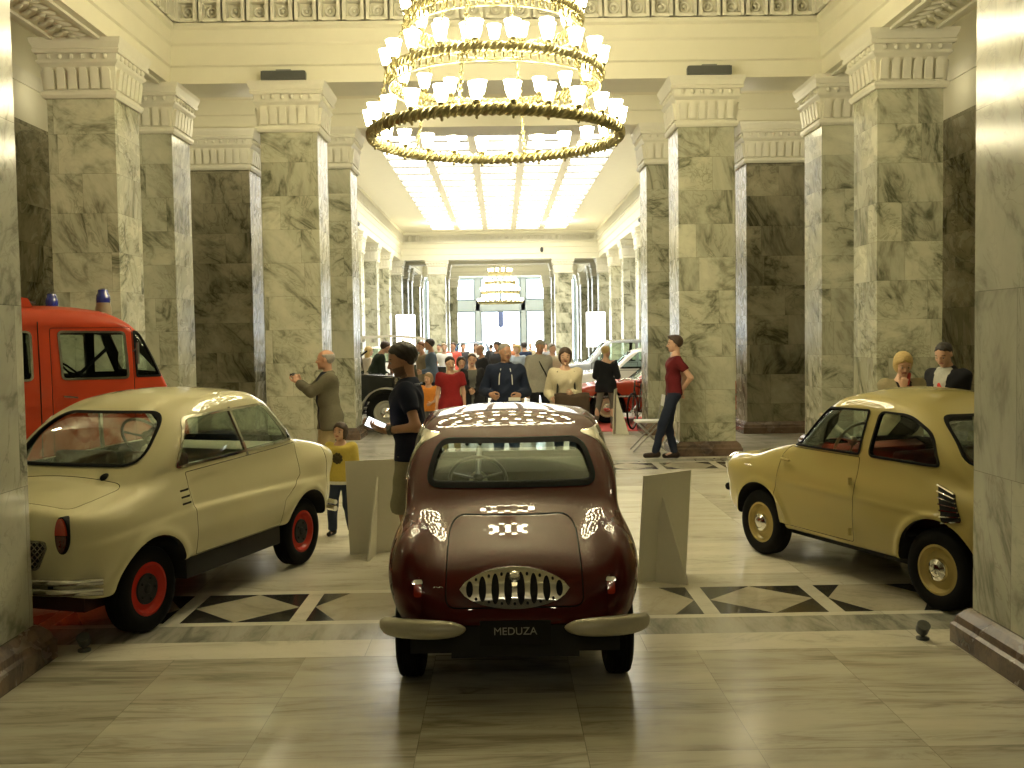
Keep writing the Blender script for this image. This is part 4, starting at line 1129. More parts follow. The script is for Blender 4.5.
fire_van(); purge()
# ------------------------------------------------------------------ cars shown further down the nave
def show_car(label, loc, rz, mats, L=4.1, hw=.80, top=1.33, belt=.86, hood=.80, roof=(1.25, 2.1, .9, 2.9), r=.30, h=.032, wb=(.78, .75), chrome=True, group=None, strip=False):
    """saloon seen from some way off; local x forward, rear end at 0. roof = (front of roof, rear of roof, rear glass base, windscreen base)"""
    root = thing('car', label, 'car', loc, rz, group)
    rf, rr, rb, fb = roof
    T = curve([(0,.55),(.06,.70),(.3,belt-.04),(rb,belt),(fb,belt),(L-.5,hood),(L-.12,hood-.12),(L,.52)])
    a, c = sorted((rf, rr))
    R = curve([(rb-.25,.55),(rb,belt),(a,top-.03),((a+c)/2,top),(c,top-.03),(fb,belt),(fb+.3,.55)])
    def field(X, Y, Z):
        ay = np.abs(Y); w = plan_w(X, L/2, L/2+.02, 6, hw)*(1 - .05*sstep(.5,.2,Z) - .05*sstep(.6,.9,Z))
        for xw in (wb[0], L - wb[1]):
            q = np.sqrt((X - xw)**2 + (Z - r)**2); w = w + .02*np.exp(-((q - r - .07)/.035)**2)
        low = np.maximum(smax(smax(ay - w, Z - T(X), .09), .22 - Z, .04), np.abs(X - L/2) - L/2)
        wg = (hw*.93 - .14*sstep(belt, top, Z))
        gh = np.maximum(smax(smax(ay - wg, Z - R(X) + .05*(Y/hw)**2, .09), .45 - Z, .02), np.abs(X - (rb+fb)/2) - (fb-rb)/2 - .2)
        return smin(low, gh, .04)
    b = Body(field, (-.15, -hw-.15, .1), (L+.15, hw+.15, top+.14), h); me = b.skin()
    cav = np.maximum(np.maximum(b.F + .05, .42 - b.Z), np.maximum(rb - .05 - b.X, b.X - fb - .05)); me = CUT(me, b.skin(0, 1, cav))
    xs = (wb[0], L - wb[1])
    for x in xs:
        for s in (-1, 1): me = CUT(me, disc_cut(x, r, r + .06, *sorted((s*hw*.55, s*hw*1.3))))
    z0, z1 = belt + .03, top - .10
    t0 = lambda z, xb, xt: xb + (xt - xb)*(z - belt)/(top - belt)
    outl = [([(-hw*.80,z0),(hw*.80,z0),(hw*.66,z1),(-hw*.66,z1)], 'x', fb - .9, fb + .6, 'rubber'), ([(-hw*.80,z0),(hw*.80,z0),(hw*.66,z1),(-hw*.66,z1)], 'x', rb - .6, (a + rb)/2 + .25, 'rubber')]
    m1 = (t0(z0, rb, a) + t0(z0, fb, c))/2
    for s in (-1, 1):
        ya, yc = sorted((s*hw*.4, s*hw*1.2))
        outl.append(([(m1+.04,z0),(t0(z0,fb,c)-.13,z0),(t0(z1,fb,c)-.13,z1),(m1+.04,z1)], 'y', ya, yc, 'rubber'))
        outl.append(([(t0(z0,rb,a)+.16,z0),(m1-.04,z0),(m1-.04,z1),(t0(z1,rb,a)+.16,z1)], 'y', ya, yc, 'rubber'))
    outl = [(rounded(o[0], .05), *o[1:]) for o in outl]
    Lg = CUT(b.skin(-.01), b.skin(-.025))
    for o in outl:
        me = CUT(me, prism_mesh(o[0], o[1], o[2], o[3], 1)); finish(AND(Lg, prism_mesh(o[0], o[1], o[2], o[3])), 'window_pane', [M['glass']], root)
    for s in (-1, 1):
        ya, yc = sorted((s*hw*.4, s*hw*1.2))
        me = groove(b, me, rounded([(m1,.30),(t0(z0,fb,c)-.05,.30),(t0(z0,fb,c)-.05,belt),(m1,belt)], .03), 'y', ya, yc, .012, .03)
        on_skin(b, oval(s*hw*.68, hood-.16, .085, .085), 'x', L-.8, L+.3, .03, -.02, 'headlamp', [M['chrome']], root)
        if strip: on_skin(b, [(.3,.50),(L-.35,.50),(L-.35,.535),(.3,.535)], 'y', ya, yc, .012, -.01, 'chrome_strip', [M['chrome']], root)
    finish(me, 'body', mk(M, [mats, 'cabin', 'gap']), root, 35)
    for x in (-.04, L + .04):
        m = MB(); m.tube([(x + (.15 if x < 1 else -.15)*abs(t)**3, t*hw*.97, .42) for t in np.linspace(-1, 1, 11)], .045, 8); m.build('bumper', [M['chrome']], root, 60)
    for x in xs:
        for s in (-1, 1): wheel(root, x, s*(hw - .10), r, .16, M['ivory'] if chrome else M['black_metal'], 'chrome')
    m = MB(); m.box(.3, L-.3, -hw*.6, hw*.6, .18, .35); m.build('underbody', [M['black']], root)
    seats(root, m1 - .35, .45, .5, M['seat_brown'], .95)
    return root
M['white_paint'] = paint('white_car_paint', (.66,.66,.62)); M['grey_paint'] = paint('grey_car_paint', (.22,.23,.23)); M['blue_paint'] = paint('blue_car_paint', (.03,.06,.12))
show_car('bright red sports coupe on a red mat behind the second right portal column', (4.87, 19.80, .013), PI, 'firered', L=3.6, hw=.70, top=1.22, belt=.80, hood=.74, roof=(1.1,1.75,.45,2.35), strip=True)
show_car('white saloon behind the red coupe', (5.0, 22.9, 0), PI - .06, 'white_paint', L=3.7, top=1.42, belt=.92, hood=.86, roof=(1.0,1.9,.45,2.5))
show_car('grey estate car behind the white saloon', (5.1, 27.2, 0), PI, 'grey_paint', L=4.0, top=1.6, belt=.98, hood=.92, roof=(.5,2.2,.2,2.8), h=.04)
show_car('dark blue car in the middle of the far crowd', (-1.15, 41.8, 0), -PI/2, 'blue_paint', L=3.9, top=1.55, belt=.95, hood=.9, roof=(1.1,2.3,.6,2.9), h=.04)
show_car('pale car far back on the left behind the canopied veteran', (-5.0, 31.25, 0), .04, 'white_paint', L=3.6, top=1.5, belt=.95, hood=.88, roof=(.9,2.1,.5,2.7), h=.045)
purge()
# ------------------------------------------------------------------ veteran cars on the left of the nave
M['black_lacquer'] = paint('black_lacquer', (.014,.015,.014)); M['tan_fender'] = paint('putty_coloured_paint', (.40,.385,.32), coat=.4)
M['white_canvas'] = plain('white_canvas', (.75,.73,.66), .8, noise=.06); M['brown_leather'] = plain('brown_leather', (.16,.07,.035), .5, noise=.2)
def veteran(label, loc, rz, canopy):
    root = thing('veteran_car', label, 'car', loc, rz)
    m = MB(); m.prism([(-.1,.55),(2.2,.55),(2.2,1.02),(1.35,1.08),(1.25,.85),(.7,.85),(.65,1.15),(-.1,1.15)], 'y', -.48, .48); bd = m.build('body', [M['black_lacquer']], root, 30); bv = bd.modifiers.new('b','BEVEL'); bv.width = .04; bv.segments = 3
    m = MB(); m.prism([(2.2,.55),(2.29,.55),(2.29,1.0),(2.25,1.08),(2.2,1.06)], 'y', -.34, .34); g = m.build('radiator', [M['chrome']], root, 30)
    m = MB(); m.box(2.285, 2.30, -.27, .27, .60, .97); m.build('radiator_core', [M['gap']], g)
    for x in (.25, 2.05):
        for s in (-1, 1):
            w = wheel(root, x, s*.62, .36, .11, M['tan_fender'], 'chrome')
            F = MB(); pr = []
            for k in range(15):
                a = PI*(.02 + .96*k/14); pr.append((x + .46*math.cos(a), .36 + .46*math.sin(a)))
            F.loft([[(p[0]*1 + .0, s*.50, p[1]), (p[0], s*.78, p[1]), (x + (p[0]-x)*.95, s*.78, .36 + (p[1]-.36)*.95), (x + (p[0]-x)*.95, s*.50, .36 + (p[1]-.36)*.95)] for p in pr])
            F.build('fender', [M['tan_fender']], root, 50)
    for s in (-1, 1):
        m = MB(); m.box(.70, 1.60, *sorted((s*.52, s*.76)), .34, .38); m.build('running_board', [M['tan_fender']], root)
        m = MB(); m.lathe([(.03,-.1),(.09,-.04),(.11,.05),(.10,.06),(.004,.055)], 20, (2.35, s*.42, .98), 'x'); m.tube([(2.33, s*.42, .88), (2.25, s*.40, .62)], .015, 6); m.build('headlamp', [M['chrome']], root, 40)
    for x in (.15, .95):
        m = MB(); m.box(x, x + .42, -.42, .42, .78, .92); m.prism([(x - .08,.85),(x + .05,.85),(x - .02,1.34),(x - .12,1.34)], 'y', -.42, .42); st = m.build('seat', [M['brown_leather']], root, 30)
        bv = st.modifiers.new('b','BEVEL'); bv.width = .03; bv.segments = 3
    steering_wheel(root, V((1.28, .22, 1.22)), .19, -.7, M['rubber'])
    m = MB(); m.box(1.5, 1.52, -.45, .45, 1.05, 1.10)
    for s in (-1, 1): m.tube([(1.51, s*.45, 1.02), (1.46, s*.45, 1.46)], .013, 6)
    m.tube([(1.46,-.45,1.46),(1.46,.45,1.46)], .013, 6); ws = m.build('windscreen_frame', [M['chrome']], root, 40)
    m = MB(); m.add([(1.505,-.44,1.08),(1.505,.44,1.08),(1.465,.44,1.45),(1.465,-.44,1.45)], [(0,1,2,3)]); m.build('pane', [M['glass']], ws)
    if canopy:
        m = MB(); m.prism([(-.3,1.70),(.0,1.76),(.9,1.79),(1.6,1.74),(1.75,1.68),(1.75,1.65),(.9,1.74),(-.3,1.66)], 'y', -.66, .66)
        for k in range(9): m.box(-.28 + k*.24, -.25 + k*.24, -.67, .67, 1.62, 1.70)
        m.build('canopy', [M['white_canvas']], root)
        for x in (-.2, 1.5):
            for s in (-1, 1): p = MB(); p.tube([(x, s*.5, 1.0), (x, s*.6, 1.70)], .02, 6); p.build('canopy_post', [M['chrome']], root, 60)
    return root
veteran('black open veteran car with putty coloured fenders by the left portal column', (-4.15, 18.72, 0), 0, False)
veteran('veteran car with a white canvas canopy behind the black open one', (-3.55, 24.2, 0), .08, True)
# ------------------------------------------------------------------ stands, chair, bicycle, mat
M['board'] = plain('pale_board', (.66,.64,.535), .6, noise=.03)
def stand(label, bl, br, tl, tr, apex, base, foot, group=None):
    """information board seen from its back, held up by a folded triangular fin"""
    bl, br, tl, tr, apex, base, foot = [V(p) for p in (bl, br, tl, tr, apex, base, foot)]
    o = (bl + br)/2; t = thing('information_stand', label, 'stand', o, 0, group)
    n = (br - bl).cross(tl - bl).normalized()*.012
    m = MB(); q = [p - o for p in (bl, br, tr, tl)]; m.add([p for p in q] + [p - n for p in q], [(0,1,2,3),(7,6,5,4)] + [(i,(i+1) % 4,4+(i+1) % 4,4+i) for i in range(4)]); m.build('board', [M['board']], t)
    e = (br - bl).normalized()*.006; m = MB(); q = [p - o for p in (apex, base, foot)]; m.add([p + e for p in q] + [p - e for p in q], [(0,1,2),(5,4,3)] + [(i,(i+1) % 3,3+(i+1) % 3,3+i) for i in range(3)]); m.build('support_fin', [M['board']], t)
    return t
stand('pale information stand between the maroon and ochre cars', (.915, 6.76, 0), (1.29, 7.03, 0), (.975, 6.86, .725), (1.35, 7.13, .725), (1.11, 6.97, .61), (1.04, 6.80, 0), (1.245, 6.69, 0))
stand('pale information stand beside the man in the navy polo', (-1.22, 7.85, 0), (-.79, 7.95, 0), (-1.25, 7.90, .735), (-.82, 8.0, .735), (-1.00, 7.92, .60), (-1.02, 7.87, 0), (-1.045, 7.58, 0))
stand('narrow pale stand by the bicycle at the nave entrance', (1.90, 17.10, 0), (1.99, 17.50, 0), (1.935, 17.11, .77), (2.025, 17.51, .77), (1.97, 17.17, .74), (1.95, 17.15, 0), (2.16, 17.00, 0))
t = thing('folding_chair', 'white folding chair beside the man in the red T-shirt', 'chair', (2.13, 14.55, 0), 0)
M['white_steel'] = plain('white_enamelled_steel', (.62,.61,.56), .4, noise=.05); M['steel'] = plain('grey_steel', (.30,.30,.27), .3, metal=.7)
m = MB(); m.prism(rounded([(-.19,-.18),(.19,-.18),(.19,.18),(-.19,.18)], .04), 'z', .43, .455); m.build('seat', [M['white_steel']], t)
for y in (-.17, .17):
    m = MB(); m.tube([(-.24, y, .012), (.17, y, .44), (.24, y, .82)], .011, 8); m.build('leg', [M['steel']], t, 60)
    m = MB(); m.tube([(.24, y*.9, .012), (-.16, y*.9, .43)], .011, 8); m.build('leg', [M['steel']], t, 60)
m = MB(); m.prism([(.21,.66),(.23,.66),(.25,.82),(.23,.82)], 'y', -.17, .17); m.build('backrest', [M['white_steel']], t)
t = thing('bicycle', 'old black bicycle on the red mat, half behind the second right portal column', 'bicycle', (2.32, 17.75, .017), 1.15)
for x in (0, 1.0):
    m = MB(); m.torus(.31, .018, 40, 8, (x, 0, .328), 'y'); w = m.build('wheel', [M['rubber']], t, 60)
    m = MB(); m.torus(.29, .008, 32, 6, (x, 0, .328), 'y'); m.ell((x, 0, .328), (.025, .04, .025), 8, 6)
    for k in range(16):
        a = 2*PI*k/16; m.tube([(x, .0, .328), (x + .29*math.cos(a), 0, .328 + .29*math.sin(a))], .0025, 4, False)
    m.build('spokes', [M['steel']], w)
m = MB()
for p in (((0,0,.328),(.18,0,.86)), ((.13,0,.72),(.42,0,.30)), ((.42,0,.30),(.56,0,.80)), ((.15,0,.78),(.54,0,.72)), ((.42,0,.30),(1.0,0,.328)), ((.55,0,.74),(1.0,0,.328))): m.tube(p, .016, 8)
m.build('frame', [M['black_lacquer']], t, 60)
m = MB(); m.tube([(.05,-.25,.86),(.16,-.2,.90),(.18,0,.88),(.16,.2,.90),(.05,.25,.86)], .012, 8); m.build('handlebar', [M['chrome']], t, 60)
m = MB(); m.ell((.57, 0, .83), (.13, .07, .04), 12, 8); m.build('saddle', [plain('red_leather', (.28,.04,.03), .5)], t, 60)
m = MB(); m.torus(.09, .012, 20, 6, (.42, .05, .30), 'y'); m.tube([(.42,.06,.30),(.42,.1,.17),(.42,.16,.17)], .01, 6); m.tube([(.42,-.02,.30),(.42,-.1,.43),(.42,-.16,.43)], .01, 6); m.build('pedals', [M['steel']], t, 60)
m = MB(); m.tube([(.60,.03,.25),(.52,.16,0.0)], .009, 6); m.build('side_prop', [M['steel']], t, 60)
m = MB(); m.prism(rounded([(1.0,17.62),(4.5,17.62),(4.5,20.55),(1.0,20.55)], .02), 'z', 0, .012)
tag(m.build('mat', [plain('red_carpet', (.50,.055,.04), .9, noise=.15, nscale=200)]), 'red mat laid under the red coupe and the bicycle', 'mat')
for (x, y, lab) in ((-2.33, 5.48, 'tiny black floor lamp at the foot of the left pier'), (2.30, 5.42, 'tiny black floor lamp at the foot of the right pier')):
    t = thing('floor_lamp', lab, 'lamp', (x, y, 0))
    m = MB(); m.lathe([(.035, 0), (.035, .012), (.012, .016), (.012, .05)], 14); m.build('base', [M['black_metal']], t, 40)
    m = MB(); m.M = Matrix.Translation((0, 0, .06)) @ Matrix.Rotation(.6, 4, 'X'); m.lathe([(.025,-.03),(.034,-.02),(.036,.03),(.03,.032),(.004,.025)], 14); m.build('lamp_head', [M['black_metal']], t, 40)
# ================================================================== people
def skin_mat(name, col): return plain(name, col, .5, noise=.06, nscale=20)
M['skin'] = skin_mat('skin_light', (.56,.34,.235)); M['skin_tan'] = skin_mat('skin_tanned', (.43,.235,.15)); M['skin_pale'] = skin_mat('skin_pale', (.62,.42,.32))
M['stubble'] = skin_mat('dark_stubble', (.13,.075,.05)); M['lip'] = skin_mat('lips', (.36,.14,.11)); M['eye_white'] = plain('eye_white', (.34,.31,.28), .4); M['iris'] = plain('dark_iris', (.03,.02,.015), .2)
_cl = {}
def cloth(name, col, rough=.85):
    if name not in _cl: _cl[name] = plain(name, col, rough, noise=.14, nscale=45, bump=.15, spec=.2)
    return _cl[name]
HAIR = {k: plain('hair_' + k, c, .55, noise=.35, nscale=120, bump=.4) for k, c in dict(brown=(.05,.027,.015), dark=(.018,.013,.010), blond=(.50,.36,.14), grey=(.25,.235,.21), fair=(.30,.20,.10), red=(.16,.06,.025)).items()}
def cap(P, a, b, ra, rb):
    a = np.asarray(a, float); d = np.asarray(b, float) - a; L = max(d @ d, 1e-9)
    q = [P[i] - a[i] for i in range(3)]
    t = np.clip((q[0]*d[0] + q[1]*d[1] + q[2]*d[2])/L, 0, 1)
    return np.sqrt((q[0] - t*d[0])**2 + (q[1] - t*d[1])**2 + (q[2] - t*d[2])**2) - (ra + (rb - ra)*t)
def elp(P, c, r):
    q = [(P[i] - c[i])/r[i] for i in range(3)]
    k = np.sqrt(q[0]**2 + q[1]**2 + q[2]**2)
    return (k - 1)*min(r)
def loc_frame(P, c, R):
    """grid points in the frame R (3x3 columns = axes) centred at c"""
    q = [P[i] - c[i] for i in range(3)]
    return [q[0]*R[0][k] + q[1]*R[1][k] + q[2]*R[2][k] for k in range(3)]
def rot3(yaw, pitch, roll=0):
    return np.array(Matrix.Rotation(yaw, 3, 'Z') @ Matrix.Rotation(pitch, 3, 'X') @ Matrix.Rotation(roll, 3, 'Y'))
def ik(S, T, l1, l2, pole):
    S, T, pole = np.array(S, float), np.array(T, float), np.array(pole, float)
    d = T - S; L = np.linalg.norm(d); u = d/max(L, 1e-6)
    if L > (l1 + l2)*.998: L = (l1 + l2)*.998; T = S + u*L
    a = (l1*l1 - l2*l2 + L*L)/(2*L); hgt = math.sqrt(max(l1*l1 - a*a, 0))
    p = pole - u*(pole @ u); p = p/max(np.linalg.norm(p), 1e-6)
    return S + u*a + p*hgt, T
def hand_field(P, w, d, n, side, s, curl):
    """w wrist, d direction of the fingers, n palm normal; thumb on the side d x n * side"""
    d = d/np.linalg.norm(d); n = n - d*(n @ d); n = n/np.linalg.norm(n); x = np.cross(d, n)*side
    pt = lambda a, b, c: w + (x*a + d*b + n*c)*s
    palm = elp(loc_frame(P, pt(.002, .046, 0), np.stack([x, d, n], 1)), (0, 0, 0), (.043*s, .056*s, .017*s))
    f = smin(palm, cap(P, w, pt(0, .03, 0), .024*s, .022*s), .015*s)
    lens = (.070, .080, .074, .058)
    for i in range(4):
        a0 = .030 - .020*i; p = np.array(pt(a0, .088 - abs(i - 1.2)*.004, 0)); ang = 0.1; L = lens[i]; c_ = curl*(1 + .08*i)
        for k, fr in enumerate((.45, .32, .23)):
            ang += c_*(.75, 1.0, .75)[k]
            q = p + (d*math.cos(ang) + n*math.sin(ang) + x*(.06 - .04*i))*L*fr*s
            f = smin(f, cap(P, p, q, (.0088 - .0008*k)*s, (.0080 - .0008*k)*s), .004*s); p = q
    p0, p1 = np.array(pt(.026, .022, .004)), np.array(pt(.055, .050, .014)); p2 = np.array(pt(.060, .078, .018 + .012*curl)); p3 = np.array(pt(.054, .10, .022 + .02*curl))
    f = smin(f, cap(P, p0, p1, .014*s, .0115*s), .010*s); f = smin(f, cap(P, p1, p2, .0105*s, .0095*s), .004*s); return smin(f, cap(P, p2, p3, .0095*s, .008*s), .004*s)
def netf(fn, pts, pad, h):
    pts = np.array(pts); lo = pts.min(0) - pad; hi = pts.max(0) + pad
    (X, Y, Z), org = grid(lo, hi, h); P = [X, Y, Z]; Fv = fn(P)
    Fv[0] = Fv[-1] = 1; Fv[:, 0] = Fv[:, -1] = 1; Fv[:, :, 0] = Fv[:, :, -1] = 1
    if Fv.min() >= 0: return np.zeros((0, 3)), np.zeros((0, 4), int)
    return surface_net(Fv, org, h)
def mesh_of(name, nets, mats, parent, matfn=None):
    nets = [q for q in nets if len(q[0])]
    if not nets: return None
    Pt = np.concatenate([q[0] for q in nets]); o = 0; Qs = []
    for q in nets: Qs.append(q[1] + o); o += len(q[0])
    Qs = np.concatenate(Qs); me = net_mesh(Pt, Qs, name)
    if matfn is not None and len(me.polygons) == len(Qs):
        me.polygons.foreach_set('material_index', matfn(Pt[Qs].mean(1)).astype(np.int32))
    for m in mats: me.materials.append(m)
    me.polygons.foreach_set('use_smooth', [True]*len(me.polygons)); me.update()
    ob = bpy.data.objects.new(name, me); COL.objects.link(ob); ob.parent = parent; return ob
def person(label, loc, rz, H=1.72, h=.016, skin='skin', build=1.0, lean=0.0, side=0.0, hd=(0, 0, 0), lh=None, rh=None, lcurl=.5, rcurl=.5, lpole=None, rpole=None, lf=(.09, 0), rf=(-.09, 0),
           top=None, bottom=None, shoes=None, hair=None, female=False, group=None, finger=None, ln=None, rn=None, knee=None, child=False, big=1.0, stubble=False):
    """a standing figure; faces local +Y, its left side is -X ... +X is its right. lh / rh: wrist targets in metres (x, y, z)"""
    root = thing('person', label, 'person', loc, rz, group)
    k = H/1.75
    hipz, shz, hr = .525*H, .812*H, .106*H
    if female: hr *= .93
    br = build; hw = .052*H*(1.1 if female else 1.0)
    # spine bends about the hips
    def bend(p):
        p = np.array(p, float); q = p[2] - hipz
        if q <= 0: return p
        return np.array([p[0]*1.0 + q*math.sin(side), p[1]*math.cos(lean) + q*math.sin(lean), hipz + q*math.cos(lean)*math.cos(side) - p[1]*math.sin(lean)])
    J = {}
    J['pel'] = np.array([0, -.01*k, hipz + .03*k]); J['waist'] = bend((0, 0, .62*H)); J['chest'] = bend((0, .005*k, .74*H)); J['neck'] = bend((0, -.012*k, .842*H))
    hh = .130*H*big*(1.2 if child else 1.0)
    hc0 = bend((0, .012*k, .842*H)) ; up = bend((0, 0, .95*H)) - bend((0, 0, .90*H)); up = up/np.linalg.norm(up)
    fw = np.array([0, math.cos(lean*.3), -math.sin(lean*.3)])
    hc = J['neck'] + up*(.02*H + .50*hh) + np.array([math.sin(-hd[0])*0, .02*k, 0]) + np.array([0, math.sin(max(hd[1], 0))*.05*k, -math.sin(abs(hd[1]))*.015*k])
    RH = rot3(hd[0], -hd[1], hd[2])
    ua, fa = .172*H, .150*H
    arms = {}
    for s, tgt, pole, nm in ((-1, lh, lpole, 'l'), (1, rh, rpole, 'r')):
        S = bend((s*hr*1.0, -.01*k, shz - .012*H))
        if tgt is None: tgt = (s*(hr + .065*k), .03*k, S[2] - (ua + fa)*.985)
        if pole is None: pole = (s*.35, -1.0, -.25)
        E, Wt = ik(S, tgt, ua, fa, pole); arms[nm] = (S, E, Wt, s)
    legs = {}
    for s, ft, nm in ((-1, lf, 'l'), (1, rf, 'r')):
        Hp = np.array([s*hw, 0, hipz]); A = np.array([abs(ft[0])*s if ft[0]*s >= 0 or True else ft[0], ft[1], .048*H]); A[0] = ft[0] if (ft[0]*s > 0) else -ft[0] if ft is lf and lf == (.09, 0) or ft is rf and rf == (-.09, 0) else ft[0]
        K, A2 = ik(Hp, A, .245*H, .240*H, knee or (s*.08, 1, 0)); legs[nm] = (Hp, K, A2, s)
    # ---- head
    def inhead(P): return [q/hh for q in loc_frame(P, hc, RH)]
    def cran(Q, o=0.0): return smin(elp(Q, (0, -.07, .13), (.335+o, .42+o, .365+o)), elp(Q, (0, .10, -.06), (.28+o*.6, .30+o*.6, .38+o*.6)), .12)
    def head_field(P):
        Q = inhead(P); f = cran(Q)
        f = smin(f, elp(Q, (0, .14, -.30), (.205 if female else .225, .215, .17)), .12)
        f = smin(f, elp(Q, (0, .30, -.43), (.085, .075, .065)), .08)
        f = smin(f, cap(Q, (-.15, .325, .075), (.15, .325, .075), .048, .048), .06)
        for s in (-1, 1):
            f = smax(f, -elp(Q, (s*.145, .44, -.005), (.075, .075, .045)), .05)
            f = smin(f, elp(Q, (s*.17, .27, -.13), (.09, .10, .08)), .07)
            f = smin(f, elp(Q, (s*.345, -.02, -.02), (.035, .085, .135)), .03)
        f = smin(f, cap(Q, (0, .385, .02), (0, .465, -.125), .028, .05), .035)
        for s in (-1, 1): f = smin(f, elp(Q, (s*.05, .41, -.14), (.04, .05, .032)), .03)
        f = smin(f, cap(Q, (-.075, .35, -.245), (.075, .35, -.245), .026, .026), .025); f = smin(f, cap(Q, (-.06, .35, -.29), (.06, .35, -.29), .03, .03), .025)
        f = smin(f, cap(Q, (0, -.10, -.22), loc_pt(J['neck'] - up*.02*H), .20 if not female else .17, .235 if not female else .19), .08)
        return f*hh
    def loc_pt(p): return list((np.asarray(p) - hc) @ RH/hh)
    hpts = [hc + RH @ np.array(q)*hh for q in ((.42,.5,.5),(-.42,-.5,-.62),(.42,-.5,.5),(-.42,.5,-.5))] + [J['neck']]
    hn = netf(head_field, hpts, .02, min(h*.55, .0125))
    # ---- hands
    nets = [hn]
    for nm, curl, nrm in (('l', lcurl, ln), ('r', rcurl, rn)):
        S, E, Wt, s = arms[nm]; d = Wt - E; d = d/np.linalg.norm(d)
        fd = np.array(finger[nm]) if finger and nm in finger else d
        n = np.array(nrm, float) if nrm is not None else np.array([-s*1.0, .25, 0.])
        if abs(np.dot(n/np.linalg.norm(n), fd/np.linalg.norm(fd))) > .95: n = n + np.array([0, .5, -.5])
        hs = k*(.92 if female else 1.0)
        x = np.cross(fd/np.linalg.norm(fd), n); sd = 1 if x @ np.array([0, .6, .8]) > 0 else -1
        nets.append(netf(lambda P: hand_field(P, Wt, fd, n, sd, hs, curl), [Wt - .07*hs, Wt + fd/np.linalg.norm(fd)*.2*hs, Wt + .07*hs, Wt + n/np.linalg.norm(n)*.09*hs], .03, min(h*.4, .0075)))
    # ---- body under the clothes
    def torso(P, o=0.0, hem=None):
        Q = P
        f = cap(Q, bend((-hr*.74, 0, shz - .036*H)), bend((hr*.74, 0, shz - .036*H)), .052*k*br + o, .052*k*br + o)
        for s in (-1, 1): f = smin(f, cap(Q, J['neck'] - up*.025*H, bend((s*hr*.9, -.01*k, shz - .02*H)), .040*k + o, .030*k + o), .05)
        f = smin(f, cap(Q, bend((-hr*.30, .015*k, .745*H)), bend((hr*.30, .015*k, .745*H)), .098*k*br + o, .098*k*br + o), .08)
        if female:
            for s in (-1, 1): f = smin(f, elp(Q, bend((s*.072*k, .085*k, .735*H)), (.062*k + o, .06*k + o, .062*k + o)), .05)
        bel = .012 + .05*(br - 1)
        f = smin(f, cap(Q, bend((-hr*.22, bel*k, .64*H)), bend((hr*.22, bel*k, .64*H)), (.088 if female else .100)*k*br + o, (.088 if female else .100)*k*br + o), .10)
        f = smin(f, cap(Q, (-hw*.75, -.012*k, hipz + .012*H), (hw*.75, -.012*k, hipz + .012*H), (.108 if female else .100)*k*(.5+.5*br) + o, (.108 if female else .100)*k*(.5+.5*br) + o), .09)
        return f
    def leg(P, nm, o=0.0):
        Hp, K, A, s = legs[nm]
        f = cap(P, Hp, K, .082*k*(.6+.4*br) + o, .055*k + o); f = smin(f, cap(P, K, A, .053*k + o, .036*k + o), .03)
        return smin(f, elp(P, K*.62 + A*.38 + np.array([0, -.018*k, 0]), (.05*k + o, .055*k + o, .11*k)), .04)
    def arm(P, nm, o=0.0, frac=2.0):
        S, E, Wt, s = arms[nm]
        f = cap(P, S, E, .043*k*(.7+.3*br) + o, .038*k + o); f = smin(f, cap(P, E, Wt, .039*k + o, .0255*k + o*.8), .02)
        return f
    allp = [J['pel'], J['neck'], J['chest']] + [q for a in arms.values() for q in a[:3]] + [q for a in legs.values() for q in a[:3]]
    def body_field(P):
        f = torso(P, -.012)
        for nm in 'lr': f = smin(f, arm(P, nm), .03); f = smin(f, leg(P, nm, -.008), .02)
        f = smin(f, cap(P, J['neck'] - up*.05*H, J['neck'] + up*.012*H, .075*k, .058*k if not female else .05*k), .05)
        for nm in 'lr':
            A = legs[nm][2]; f = smin(f, cap(P, A - np.array([0, .01, .01]), A + np.array([0, .12*k, -.03*k]), .03*k, .025*k), .02)
        return f
    nets.append(netf(body_field, allp, .17*k, h))
    def bmat(c):
        Q = (c - hc) @ RH/hh
        return ((np.abs(Q[:, 2] + .268) < .04) & (np.abs(Q[:, 0]) < .10) & (Q[:, 1] > .31)).astype(int)*1 if not stubble else np.where((np.abs(Q[:, 2] + .268) < .035) & (np.abs(Q[:, 0]) < .10) & (Q[:, 1] > .31), 1, np.where((Q[:, 2] < -.20) & (Q[:, 2] > -.56) & (Q[:, 1] > .0), 2, np.where((np.abs(Q[:, 2] + .19) < .035) & (Q[:, 1] > .3) & (np.abs(Q[:, 0]) < .12), 2, 0)))
    body = mesh_of('body', nets, [M[skin], M['lip']] + ([M['stubble']] if stubble else []), root, bmat)
    if h < .02:
        for s in (-1, 1):
            c = hc + RH @ np.array((s*.145, .335, -.005))*hh; e = MB(); e.ell(tuple(c), (.047*hh,)*3, 12, 8); eo = e.build('eye', [M['eye_white']], root, 80)
            c2 = hc + RH @ np.array((s*.142, .364, -.014))*hh; e = MB(); e.ell(tuple(c2), (.027*hh,)*3, 10, 6); e.build('iris', [M['iris']], eo, 80)
            e = MB(); e.tube([tuple(hc + RH @ np.array((s*(.07 + .055*j), .375 - .025*j*j/3, .095 + .012*math.sin(j*1.2)))*hh) for j in range(4)], [.018*hh, .022*hh, .02*hh, .01*hh], 6); e.build('eyebrow', [HAIR['dark' if hair is None else hair[0] if hair[0] not in ('blond',) else 'fair']], root, 80)
